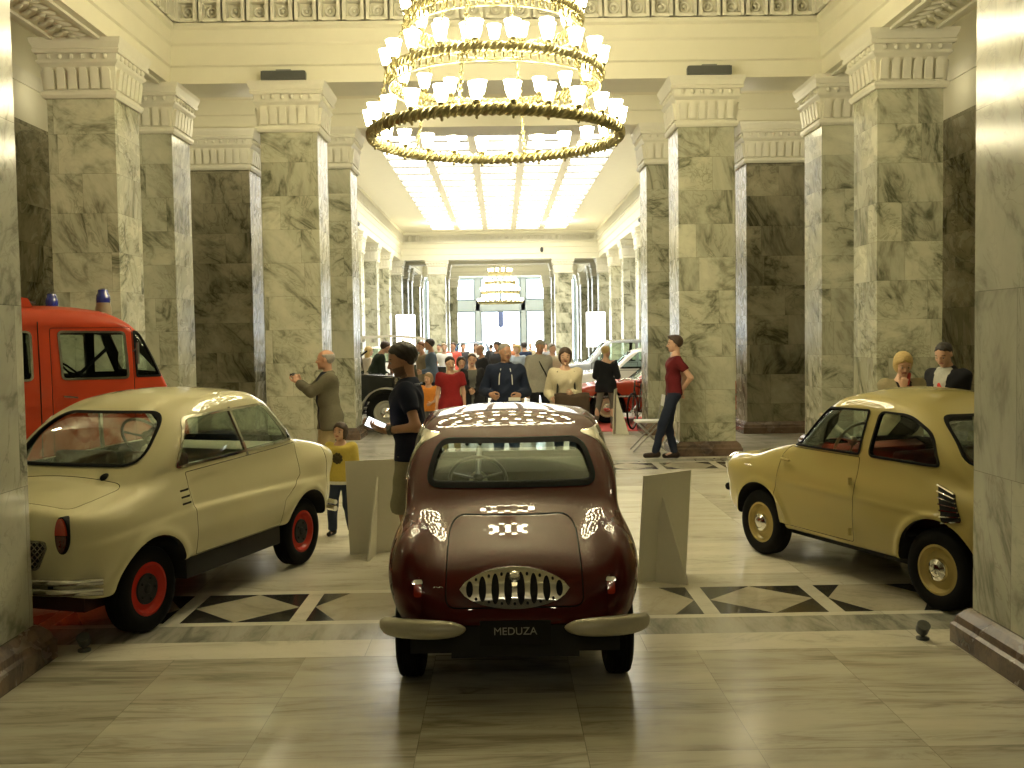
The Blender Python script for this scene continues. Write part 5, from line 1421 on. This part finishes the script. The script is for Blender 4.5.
    # ---- hair
    if hair:
        col, style = hair[:2]
        def hair_field(P):
            Q = inhead(P); x, y, z = Q
            vol = {'short': .062, 'crop': .022, 'bald': .02, 'bob': .08, 'bun': .045, 'long': .06, 'bowl': .07, 'quiff': .06}[style]
            f = cran(Q, vol) + .012*np.sin(x*31 + 4*np.sin(z*9))*np.sin(y*29 + 3*np.sin(x*8))
            if style == 'quiff': f = smin(f, elp(Q, (0, .22, .42), (.22, .20, .12)), .1)
            y = y + .03*np.sin(x*19 + 1) + .02*np.sin(x*37); line = (y - .10)*.80 - (z - .12)*.75                      # behind / above the hairline
            if style in ('bob', 'bowl', 'long'): line = (y - .25)*.85 - (z - .16)*.75
            g = smax(f, line, .03)
            g = smax(g, np.where(y > -.12, -(z + .02 + (0.10 if style in ('short','quiff','crop','bald') else .30)), -(z + .34)), .04)
            if style in ('short', 'crop', 'quiff', 'bald'): g = np.maximum(g, -elp(Q, (np.sign(0), .0, 0), (9, 9, 9)) if False else g)
            if style == 'bald': g = smax(g, elp([x, y, z], (0, .12, .55), (.33, .55, .40))*-1, .05); g = smax(g, z - .30, .04)
            if style in ('bob', 'bowl'):
                e = smax(elp(Q, (0, -.10, -.06), (.42, .42, .46)), -elp(Q, (0, .42, -.12), (.27, .42, .46)), .04); g = smin(g, e, .05)
            if style == 'long':
                e = smax(elp(Q, (0, -.20, -.35), (.40, .30, .75)), -elp(Q, (0, .40, -.15), (.27, .42, .5)), .04); g = smin(g, e, .06)
            if style == 'bun': g = smin(g, elp(Q, (0, -.46, .22), (.17, .15, .16)), .05)
            return g*hh
        mesh_of('hair', [netf(hair_field, [hc + RH @ np.array(q)*hh for q in ((.5,.5,.62),(-.5,-.66,-1.0 if style == 'long' else -.6),(.5,-.66,.62),(-.5,.5,-.5))], .02, min(h*.6, .013))], [HAIR[col]], root)
    # ---- top: dict(mat, sleeve, hem, loose, inner=(mat, half width), collar)
    if top:
        lo = top.get('loose', .012); hem = top.get('hem', .50)*H; sl = top.get('sleeve', 'short'); off = top.get('off', False)
        def top_field(P):
            f = torso(P, lo)
            if hem < hipz - .02*H:
                g = cap(P, (-hw*.8, 0, hipz), (-hw*1.15, 0, hem - .1), .105*k + lo, .115*k + lo*1.4); g = smin(g, cap(P, (hw*.8, 0, hipz), (hw*1.15, 0, hem - .1), .105*k + lo, .115*k + lo*1.4), .06); f = smin(f, g, .06)
            f = smax(f, hem - P[2], .012)
            if not off: f = smin(f, cap(P, J['neck'] - up*.045*H, J['neck'] - up*.012*H, .082*k, .064*k + (.012 if top.get('collar') else 0)), .03)
            q = loc_n = (P[0]-J['neck'][0])*up[0] + (P[1]-J['neck'][1])*up[1] + (P[2]-J['neck'][2])*up[2]
            f = smax(f, q - (.012*H if top.get('collar') else -.010*H) + (.35*np.maximum(P[1] - J['neck'][1], 0) if not top.get('collar') else .2*np.maximum(P[1]-J['neck'][1], 0)), .01)
            if off: f = smax(f, q + .040*H + .30*(P[0] - J['neck'][0]), .01)
            for nm in 'lr':
                S, E, Wt, s = arms[nm]
                if sl == 'none': continue
                if off: S = S + (E - S)*.12
                if sl == 'short': g = cap(P, S, S + (E - S)*.62, .046*k*(.7+.3*br) + lo, .047*k + lo)
                elif sl == 'elbow': g = cap(P, S, E, .046*k + lo, .046*k + lo)
                else: g = smin(cap(P, S, E, .045*k*(.7+.3*br) + lo, .042*k + lo), cap(P, E, E + (Wt - E)*.97, .044*k + lo, .034*k + lo*.7), .02)
                if sl == 'short':
                    d = (E - S)/np.linalg.norm(E - S); g = smax(g, (P[0]-S[0])*d[0] + (P[1]-S[1])*d[1] + (P[2]-S[2])*d[2] - np.linalg.norm(E - S)*.60, .008)
                if sl == 'long':
                    d = (Wt - E)/np.linalg.norm(Wt - E); g = smax(g, (P[0]-E[0])*d[0] + (P[1]-E[1])*d[1] + (P[2]-E[2])*d[2] - np.linalg.norm(Wt - E)*.97, .008)
                f = smin(f, g, .03)
            # soft folds
            return f + .0035*k*np.sin(P[2]*34 + P[0]*21 + 3*np.sin(P[0]*13 + P[2]*6))*(h < .02)
        inner = top.get('inner')
        def tmat(c):
            if not inner: return np.zeros(len(c))
            q = (c - J['chest']); wd = inner[1]*(.35 + 1.3*np.clip((c[:, 2] - .5*H)/(.36*H), 0, 1))
            return ((np.abs(c[:, 0] - J['chest'][0]) < wd) & (c[:, 1] < J['chest'][1] + .19*k) & (c[:, 1] > bend((0, 0, .7*H))[1] + .02 + (c[:, 2] - .7*H)*math.tan(lean))).astype(int)
        mats = [top['mat']] + ([inner[0]] if inner else [])
        mesh_of(top.get('name', 'shirt'), [netf(top_field, allp, .20*k, h*.9)], mats, root, tmat)
    if bottom:
        lo = bottom.get('loose', .010); end = bottom.get('end', .05)*H
        def bot_field(P):
            ztop = min(hipz + .075*H, (top['hem'] + .03)*H if top else 9); f = torso(P, lo*.5)
            for nm in 'lr':
                Hp, K, A, s = legs[nm]; g = smin(cap(P, Hp, K, .086*k*(.6+.4*br) + lo, .062*k + lo), cap(P, K, A, .060*k + lo, .045*k + lo), .02)
                if nm == 'l': L_ = g
                else: L_ = np.minimum(L_, g) if not bottom.get('skirt') else smin(L_, g, .2)
            f = smax(smin(f, L_, .03), P[2] - ztop, .01)
            return smax(f, end - P[2], .008) + .003*k*np.sin(P[2]*40 + P[0]*30)*(h < .02)
        mesh_of(bottom.get('name', 'trousers'), [netf(bot_field, [J['pel']] + [q for a in legs.values() for q in a[:3]], .17*k, h*.9)], [bottom['mat']], root)
    for nm in 'lr':
        Hp, K, A, s = legs[nm]; yw = .12*s
        d = np.array([math.sin(yw), math.cos(yw), 0])
        def shoe(P):
            f = cap(P, A + np.array([0, -.015*k, -.012*k]), A + np.array([0, -.015*k, .01*k]), .045*k, .04*k)
            f = smin(f, cap(P, A - d*.035*k - np.array([0, 0, .030*k]), A + d*.14*k - np.array([0, 0, .040*k]), .043*k, .036*k), .03)
            return smax(f, .002 - P[2], .004)
        mesh_of('shoe', [netf(shoe, [A - .09*k, A + d*.2*k + .07*k, A + np.array([0, 0, -.1])], .05, min(h*.8, .02))], [shoes or cloth('black_shoe_leather', (.015,.013,.012), .5)], root)
    root['_'] = 0; del root['_']
    return root, dict(J=J, arms=arms, legs=legs, hc=hc, RH=RH, hh=hh)
def place(u, v, D, dx=0.0):
    """ground spot and body height from where a head top stands in the hall"""
    p = at(u, v, D); return (p.x + dx, D, 0), p.z
def rzf(a): return math.radians(a)     # 0 = away from the camera, 180 = towards it, 90 = to the left, -90 = to the right
navy = cloth('navy_cotton', (.012,.016,.035)); 
# --- man in the navy polo beside the maroon car
ob, H = (-.665, 7.38, 0), 1.66
r, q = person('man in a navy polo shirt looking down at a phone beside the maroon car', ob, rzf(88), H, .011, 'skin_tan', 1.12, lean=.07, hd=(.08, .28, 0), big=1.10, stubble=True,
    lh=(-.17, .17, 1.035), rh=(.06, .27, 1.04), lpole=(-.5, -.9, -.6), rpole=(.5, -.8, -.6), lcurl=.55, rcurl=.75, ln=(.25, .1, 1), rn=(-.5, .1, 1), finger={'l': (.25, .95, .12), 'r': (-.5, .8, .1)},
    top=dict(mat=navy, sleeve='short', hem=.485, loose=.018, collar=True, name='polo_shirt'), bottom=dict(mat=cloth('grey_beige_shorts', (.27,.25,.17)), end=.255, loose=.028, name='shorts'), hair=('dark', 'short'))
m = MB(); S, E, Wt, s = q['arms']['l']; d = (Wt - E)/np.linalg.norm(Wt - E); c = E + d*.21
m.tube([tuple(c - d*.016), tuple(c + d*.016)], .037, 14); m.build('wrist_watch', [M['black_metal']], r, 40)
m = MB()
for a in np.linspace(0, 2*PI, 4)[:-1]: pass
m.tube([(-.09,-.07,1.44*H/1.75),(-.075,.05,1.43*H/1.75),(-.03,.14,1.30*H/1.75),(0,.165,1.16*H/1.75)], .008, 6); m.tube([(.09,-.07,1.44*H/1.75),(.075,.05,1.43*H/1.75),(.03,.14,1.30*H/1.75),(0,.165,1.16*H/1.75)], .008, 6); m.build('lanyard', [cloth('pale_lanyard', (.30,.33,.40))], r, 60)
ph = thing('phone', 'phone with a bright white screen held by the man in the navy polo', 'phone', (-.975, 7.33, 1.085), rzf(80))
ax = V((.90, .05, -.43)).normalized(); nz_ = V((.12, -.80, .58)); nz_ = (nz_ - ax*nz_.dot(ax)).normalized(); ay_ = nz_.cross(ax)
ph.rotation_euler = Matrix((ax, ay_, nz_)).transposed().to_euler(); ph.location = (-.925, 7.27, 1.075)
m = MB(); m.prism(rounded([(-.08,-.045),(.08,-.045),(.08,.045),(-.08,.045)], .012), 'z', -.006, .003); m.build('case', [M['black_metal']], ph)
m = MB(); m.box(-.070,.070,-.039,.039,.003,.0045); m.build('screen', [emit('phone_screen', (.92,.95,1), 1.6)], ph)
# --- man in the grey blazer photographing
r, q = person('balding man in a grey-green blazer taking a picture by the left portal column', (-1.955, 11.35, 0), rzf(112), 1.58, .0145, 'skin_tan', 1.08, lean=.05, hd=(-.35, .0, 0), big=1.08,
    lh=(.10, .34, 1.22), rh=(.20, .30, 1.22), lpole=(-.8, -.2, -.8), rpole=(.8, -.2, -.8), lcurl=.9, rcurl=.9, ln=(1, .2, 0), rn=(-1, .2, 0), finger={'l': (.1, .3, .9), 'r': (-.1, .3, .9)},
    top=dict(mat=cloth('grey_green_tweed', (.115,.105,.07)), sleeve='long', hem=.43, loose=.026, inner=(cloth('dark_navy_shirt', (.013,.017,.03)), .055, 1.0), collar=True, name='blazer'), bottom=dict(mat=cloth('beige_trousers', (.33,.26,.14)), loose=.018), hair=('grey', 'bald'))
cmr = thing('camera', 'small black camera raised by the man in the grey blazer', 'camera', (-2.355, 11.36, 1.30), rzf(95))
m = MB(); m.prism(rounded([(-.055,-.03),(.055,-.03),(.055,.03),(-.055,.03)], .008), 'y', -.012, .015); m.build('camera_body', [M['black_metal']], cmr, 30)
m = MB(); m.lathe([(.022,0),(.022,.03),(.018,.032),(.004,.028)], 16, (0, .045, 0), 'y'); m.build('lens', [M['black']], cmr, 40)
# --- child
yel = cloth('yellow_sweatshirt', (.50,.395,.085))
r, q = person('small child in a yellow sweatshirt with a dark print, in front of the cream car', (-1.40, 8.62, 0), rzf(170), .965, .0115, 'skin', 1.0, hd=(-.12, -.03, 0), child=True,
    top=dict(mat=yel, sleeve='long', hem=.50, loose=.018, name='sweatshirt'), bottom=dict(mat=cloth('dark_jeans', (.03,.04,.07)), loose=.014), hair=('brown', 'bowl'))
m = MB(); cs = q['J']['chest']
for k_ in range(9):
    a = 2*PI*k_/9; m.ell((cs[0] + .033*math.cos(a), cs[1] + .083, cs[2] - .03 + .035*math.sin(a)), (.018, .012, .018), 8, 5)
m.ell((cs[0], cs[1] + .085, cs[2] - .03), (.03, .012, .03), 8, 5); m.build('print', [cloth('dark_print', (.06,.05,.025))], r, 60)
m = MB(); m.loft([[(.125*math.cos(2*PI*i/16)*f_, .092*math.sin(2*PI*i/16)*f_ - .005, z) for i in range(16)] for z, f_ in ((.455, 1.0), (.53, 1.0))], cap=False); m.build('shirt_hem', [cloth('white_cotton', (.6,.6,.56))], r, 60)
# --- man in the red T-shirt
redT = cloth('dark_red_cotton', (.12,.012,.015)); jean = cloth('dark_blue_denim', (.018,.024,.045))
r, q = person('young man in dark red T-shirt by the right portal column, hands behind back', (2.32, 13.50, 0), rzf(90), 1.70, .015, 'skin', .94, lean=-.05, hd=(-.1, .05, 0),
    lh=(-.05, -.115, .95), rh=(.04, -.125, .94), lpole=(-.7, -.7, 0), rpole=(.7, -.7, 0), ln=(0, -1, 0), rn=(0, -1, 0), lf=(-.07, .27), rf=(.10, -.03),
    top=dict(mat=redT, sleeve='short', hem=.515, loose=.012, name='t_shirt'), bottom=dict(mat=jean, loose=.006), shoes=cloth('dark_brown_shoe', (.03,.018,.014), .5), hair=('brown', 'quiff'))
# --- pair behind the ochre car
r, q = person('woman with cropped blond hair looking down behind the ochre car', (3.63, 9.05, 0), rzf(172), 1.52, .0125, 'skin', 1.0, lean=.10, hd=(.05, .42, 0), female=True,
    rh=(.03, .20, 1.20), lh=(-.10, .24, .98), rcurl=1.0, lcurl=.6, rn=(-.2, -1, .2), finger={'r': (-.2, .1, .9)},
    top=dict(mat=cloth('khaki_coat', (.29,.25,.15)), sleeve='long', hem=.42, loose=.024, inner=(cloth('black_knit', (.012,.011,.012)), .045, .6), name='coat'), bottom=dict(mat=jean), hair=('blond', 'bob'))
m = MB(); m.tube([(-.07,.02,1.31),(-.03,.13,1.24),(.0,.15,1.18)], .016, 8); m.build('scarf', [cloth('red_scarf', (.40,.05,.04))], r, 60)
r, q = person('close-cropped man in a dark hooded jacket bending towards the ochre car', (4.19, 9.27, 0), rzf(122), 1.61, .0125, 'skin', 1.05, lean=.14, hd=(.15, .45, 0),
    lh=(-.06, .27, 1.02), rh=(.08, .27, 1.03), lcurl=.7, rcurl=.7,
    top=dict(mat=cloth('black_jacket', (.014,.014,.018)), sleeve='long', hem=.48, loose=.022, inner=(cloth('grey_white_hood_lining', (.42,.42,.38)), .05), collar=True, name='hooded_jacket'), bottom=dict(mat=jean), hair=('dark', 'crop'))
c = q['J']['chest']; m = MB(); m.ell((c[0], c[1]+.115, c[2]+.0), (.035, .02, .04), 10, 6); m.build('red_print', [cloth('red_print_cloth', (.5,.05,.04))], r)
# --- the front row of visitors
loc, H = place(505, 342, 12.0)
r, q = person('grey-haired man in a navy hooded jacket with white cords, beyond the maroon car', loc, rzf(180), H, .016, 'skin_tan', 1.12, hd=(.45, .08, 0), lh=(-.16, .20, 1.01), rh=(.18, .17, 1.02), lpole=(-.5,-1,-.3), rpole=(.5,-1,-.3), lcurl=.9, rcurl=.9, ln=(1,0,-.2), rn=(-1,0,-.2), finger={'l': (.5,.6,-.3), 'r': (-.5,.5,-.3)},
    top=dict(mat=cloth('navy_sweat_jacket', (.014,.02,.042)), sleeve='long', hem=.49, loose=.022, name='hooded_jacket', collar=True), bottom=dict(mat=cloth('blue_jeans', (.04,.06,.12))), hair=('grey', 'crop'))
for s in (-1, 1):
    c = q['J']['chest']; m = MB(); m.tube([(s*.055, c[1]+.10, c[2]+.11), (s*.075, c[1]+.135, c[2]+.02), (s*.08, c[1]+.14, c[2]-.08)], .006, 6); m.build('cord', [cloth('white_cord', (.55,.56,.55))], r, 60)
tag(mesh_obj('leaflet', MB().box(-.07,.07,-.003,.003,-.02,.02).mesh(), [cloth('white_paper', (.7,.7,.66))]), 'folded white leaflet in the hand of the man in the navy hooded jacket', 'leaflet').location = (loc[0]+.10, loc[1]-.29, .97)
loc, H = place(565, 347, 12.35)
r, q = person('woman in a cream top with a brown coat over her arm, beyond maroon car', loc, rzf(180), H, .016, 'skin', 1.05, hd=(-.05, .1, 0), female=True, lh=(-.06, .22, 1.0), rh=(.17, .14, .93), lcurl=.9, lpole=(-.3,-1,-.6), rpole=(.3,-1,-.5),
    top=dict(mat=cloth('cream_knit', (.56,.50,.36)), sleeve='long', hem=.50, loose=.022, name='cream_top'), bottom=dict(mat=jean), hair=('brown', 'bob'))
for s in (-1, 1):
    c = q['J']['chest']; m = MB(); m.tube([(s*.10, c[1]-.04, c[2]+.125), (s*.10, c[1]+.07, c[2]+.10), (s*.10, c[1]+.125, c[2]-.02), (s*.115, c[1]+.12, c[2]-.22)], .013, 6); m.build('bag_strap', [cloth('black_strap', (.012,.012,.012))], r, 60)
t = thing('coat', 'dark brown coat draped over the arm of the woman in the cream top', 'coat', (loc[0] + .06, loc[1] - .25, .955))
m = MB(); rr = []
for j in range(9):
    a = PI*j/8; y, z = .07*math.cos(a), .05*math.sin(a)
    rr.append([( -.21 + .06*i, y, z + .012*math.sin(i*1.3)) for i in range(8)])
for z in (-.12, -.26, -.40): rr.append([(-.21 + .06*i, -.08 + .012*math.sin(i*2.1), z + .02*math.sin(i*.9)) for i in range(8)])
rr = [[(-.21 + .06*i, .08 + .012*math.sin(i*2.5), z) for i in range(8)] for z in (-.34, -.18)] + rr
m.loft(rr, cap=False, closed=False); o = m.build('coat_cloth', [cloth('dark_brown_wool', (.055,.036,.024))], t, 80); sd = o.modifiers.new('s', 'SOLIDIFY'); sd.thickness = .02
loc, H = place(450, 356, 14.5)
person('boy in a red T-shirt with a dark print facing the maroon car', loc, rzf(176), H, .017, 'skin', .95, hd=(.35, .15, 0), top=dict(mat=cloth('red_cotton', (.24,.016,.018)), sleeve='short', hem=.46, loose=.024, name='t_shirt'), bottom=dict(mat=cloth('beige_trousers', (.33,.26,.14)), end=.06), hair=('dark', 'short'))
loc, H = place(472, 353, 15.7)
person('young woman in a dark jacket with clasped hands beside the boy in red', loc, rzf(182), H, .017, 'skin', 1.0, hd=(-.05, .05, 0), female=True, lh=(-.02, .20, .86), rh=(.04, .20, .88), lcurl=.9, rcurl=.9, top=dict(mat=cloth('charcoal_jacket', (.018,.018,.022)), sleeve='long', hem=.44, loose=.018, inner=(cloth('grey_shirt', (.12,.12,.11)), .05, .3), name='jacket'), bottom=dict(mat=cloth('dark_navy_trousers', (.012,.014,.03))), hair=('brown', 'bun'))
loc, H = place(538, 339, 16.6)
r, q = person('tall man in a light grey jacket with black shoulder strap, looking down', loc, rzf(205), H, .017, 'skin_tan', 1.08, lean=.06, hd=(-.5, .4, 0), lf=(-.16, .05), rf=(.12, 0), top=dict(mat=cloth('light_grey_jacket', (.34,.33,.29)), sleeve='long', hem=.47, loose=.024, name='jacket', collar=True), bottom=dict(mat=cloth('black_trousers', (.014,.015,.02))), hair=('grey', 'short'))
c = q['J']['chest']; m = MB(); m.tube([(.08, c[1]-.02, c[2]+.17), (.06, c[1]+.12, c[2]+.06), (-.03, c[1]+.155, c[2]-.12), (-.12, c[1]+.13, c[2]-.30)], .012, 6); m.build('bag_strap', [cloth('black_strap', (.012,.012,.012))], r, 60)
m = MB(); m.box(-.24,-.08, c[1]+.10, c[1]+.17, c[2]-.45, c[2]-.28); m.build('camera_bag', [cloth('black_strap', (.012,.012,.012))], r)
loc, H = place(606, 346, 17.85)
person('blond woman in a loose black off-shoulder top seen from behind, by the red coupe', (loc[0], 17.9, .013), rzf(-25), H, .018, 'skin', 1.0, hd=(-.35, .15, 0), female=True, lh=(-.12, .2, .98), rh=(.16, .22, .95), lcurl=.8, rcurl=.8, lf=(-.18, -.1), rf=(.10, .05), top=dict(mat=cloth('black_loose_knit', (.012,.013,.016)), sleeve='elbow', hem=.44, loose=.022, off=True, name='black_top'), bottom=dict(mat=cloth('grey_leggings', (.14,.13,.11)), loose=.0), shoes=cloth('brown_shoe', (.16,.06,.03), .5), hair=('blond', 'bun'))
# --- the crowd further back: head spot, distance, facing, clothes
CR = [
 (433, 338, 20.2, 95, 1.05, 'skin_tan', ('slate_blue_shirt', (.10,.135,.19)), 'long', ('dark', 'short'), False, 'man in a slate blue shirt facing left near the canopied veteran car', .1),
 (424, 341, 20.9, 120, 1.0, 'skin', ('khaki_jacket', (.24,.19,.12)), 'long', ('red', 'short'), False, 'man with reddish hair in a khaki jacket next to the slate blue shirt', .1),
 (411, 349, 17.0, 70, 1.05, 'skin', ('dark_olive_jacket', (.045,.045,.02)), 'long', ('blond', 'bob'), True, 'fair-haired woman in a dark olive jacket behind the man in the navy polo', .15),
 (429, 374, 15.9, 170, 1.0, 'skin', ('orange_shirt', (.60,.22,.04)), 'short', ('fair', 'bowl'), False, 'child in an orange shirt between the navy polo and the boy in red', .1),
 (461, 358, 18.2, 185, 1.0, 'skin', ('pale_yellow_shirt', (.52,.44,.26)), 'short', ('brown', 'bowl'), False, 'brown-haired boy in a pale shirt behind the boy in red', .05),
 (484, 344, 20.0, 110, 1.1, 'skin_tan', ('black_blazer', (.02,.02,.025)), 'long', ('grey', 'bald'), False, 'balding grey man in a black blazer behind the young woman with clasped hands', .12),
 (444, 343, 25.8, 200, 1.0, 'skin', ('white_shirt', (.58,.57,.53)), 'short', ('fair', 'short'), False, 'fair man in a white shirt just right of the slate blue shirt', 0),
 (453, 342, 27.6, 170, 1.0, 'skin_tan', ('coral_red_shirt', (.55,.10,.07)), 'short', ('brown', 'short'), False, 'man in a coral red shirt over the head of the boy in red', 0),
 (463, 343, 30.2, 190, 1.0, 'skin_tan', ('dark_grey_top', (.04,.04,.045)), 'long', ('dark', 'short'), False, 'dark-haired man in a dark grey top far behind the boy in red', 0),
 (497, 341, 23.6, 150, 1.05, 'skin_tan', ('charcoal_coat', (.03,.03,.033)), 'long', ('dark', 'bob'), True, 'dark-haired woman in a charcoal coat at the left shoulder of the navy hooded jacket', 0),
 (517, 344, 22.6, 175, 1.0, 'skin_pale', ('light_blue_shirt', (.32,.38,.45)), 'long', ('blond', 'bob'), True, 'fair woman in a light blue shirt between the navy hooded jacket and the grey jacket', .05),
 (524, 342, 27.4, 20, 1.0, 'skin_tan', ('dark_blue_jacket', (.02,.03,.06)), 'long', ('dark', 'short'), False, 'man in a dark blue jacket turned away, beyond the woman in light blue', 0),
 (552, 343, 21.15, 200, 1.1, 'skin_pale', ('pale_cream_shirt', (.58,.54,.42)), 'short', ('grey', 'short'), False, 'stout grey-haired man in a pale cream shirt behind the woman in the cream top', 0),
 (366, 346, 22.3, -60, 1.0, 'skin_pale', ('light_jacket', (.48,.42,.34)), 'long', ('blond', 'long'), True, 'long-haired blond woman in a light jacket at the edge of the left portal column', .1),
 (514, 343, 33.0, 180, 1.0, 'skin', ('rust_shirt', (.30,.11,.05)), 'short', ('brown', 'short'), False, 'man in a rust shirt in the middle distance near the blue car', 0),
 (476, 343, 27.2, 180, 1.0, 'skin', ('off_white_blouse', (.55,.52,.45)), 'short', ('brown', 'long'), True, 'long-haired woman in an off-white blouse in front of the dark blue car', 0),
 (491, 344, 35.0, 10, 1.0, 'skin', ('black_sweater', (.018,.018,.02)), 'long', ('dark', 'bun'), True, 'woman in a black sweater turned away beyond the dark blue car', 0),
 (439, 344, 33.5, 160, 1.0, 'skin_tan', ('olive_shirt', (.12,.13,.06)), 'short', ('dark', 'short'), False, 'man in an olive shirt far back by the pale car', 0),
 (530, 343, 36.0, 190, 1.0, 'skin', ('sand_jacket', (.40,.34,.22)), 'long', ('fair', 'short'), False, 'man in a sand jacket far back on the right of the crowd', 0),
 (505, 344, 38.0, 180, 1.0, 'skin', ('teal_top', (.03,.13,.14)), 'short', ('blond', 'bob'), True, 'woman in a teal top at the very end of the nave', 0),
 (545, 343, 30.5, 185, 1.0, 'skin', ('grey_shirt_far', (.25,.25,.25)), 'short', ('dark', 'short'), False, 'man in a grey shirt far back behind the cream shirt', 0),
]
BT = [jean, cloth('black_trousers', (.014,.015,.02)), cloth('beige_trousers', (.33,.26,.14)), cloth('grey_trousers', (.12,.12,.115))]
for i, (u, v, D, fc, bd, sk, (cn, cc), sl, hr_, fem, lab, ln_) in enumerate(CR):
    loc, H = place(u, v, D)
    sw = .06*math.sin(i*2.3)
    person(lab, loc, rzf(fc), H, .019 if D < 19 else .023 if D < 24 else .028, sk, bd, lean=ln_, hd=(.3*math.sin(i*1.7), .08, 0), female=fem, lf=(-.09, sw), rf=(.09, -sw), lcurl=.4, rcurl=.4,
        lh=(-.08, .24, .60*H) if i % 3 == 0 else None, rh=(.14, .22, .62*H) if i % 4 == 1 else None,
        top=dict(mat=cloth(cn, cc), sleeve=sl, hem=.48, loose=.018, name='shirt' if sl == 'short' else 'jacket'), bottom=dict(mat=BT[i % 4]), hair=hr_, child=H < 1.45 and i in (3, 4))
loc, H = place(372, 349, 20.2)
person('man in a dark green jacket bending over the black open veteran car', (loc[0], 19.85, 0), rzf(-70), 1.72, .019, 'skin', 1.05, lean=.45, hd=(0, .3, 0), lh=(-.12, .42, .95), rh=(.12, .42, .92), lcurl=.6, rcurl=.6,
    top=dict(mat=cloth('dark_green_jacket', (.022,.032,.022)), sleeve='long', hem=.46, loose=.022, name='jacket'), bottom=dict(mat=BT[1]), hair=('brown', 'short'))
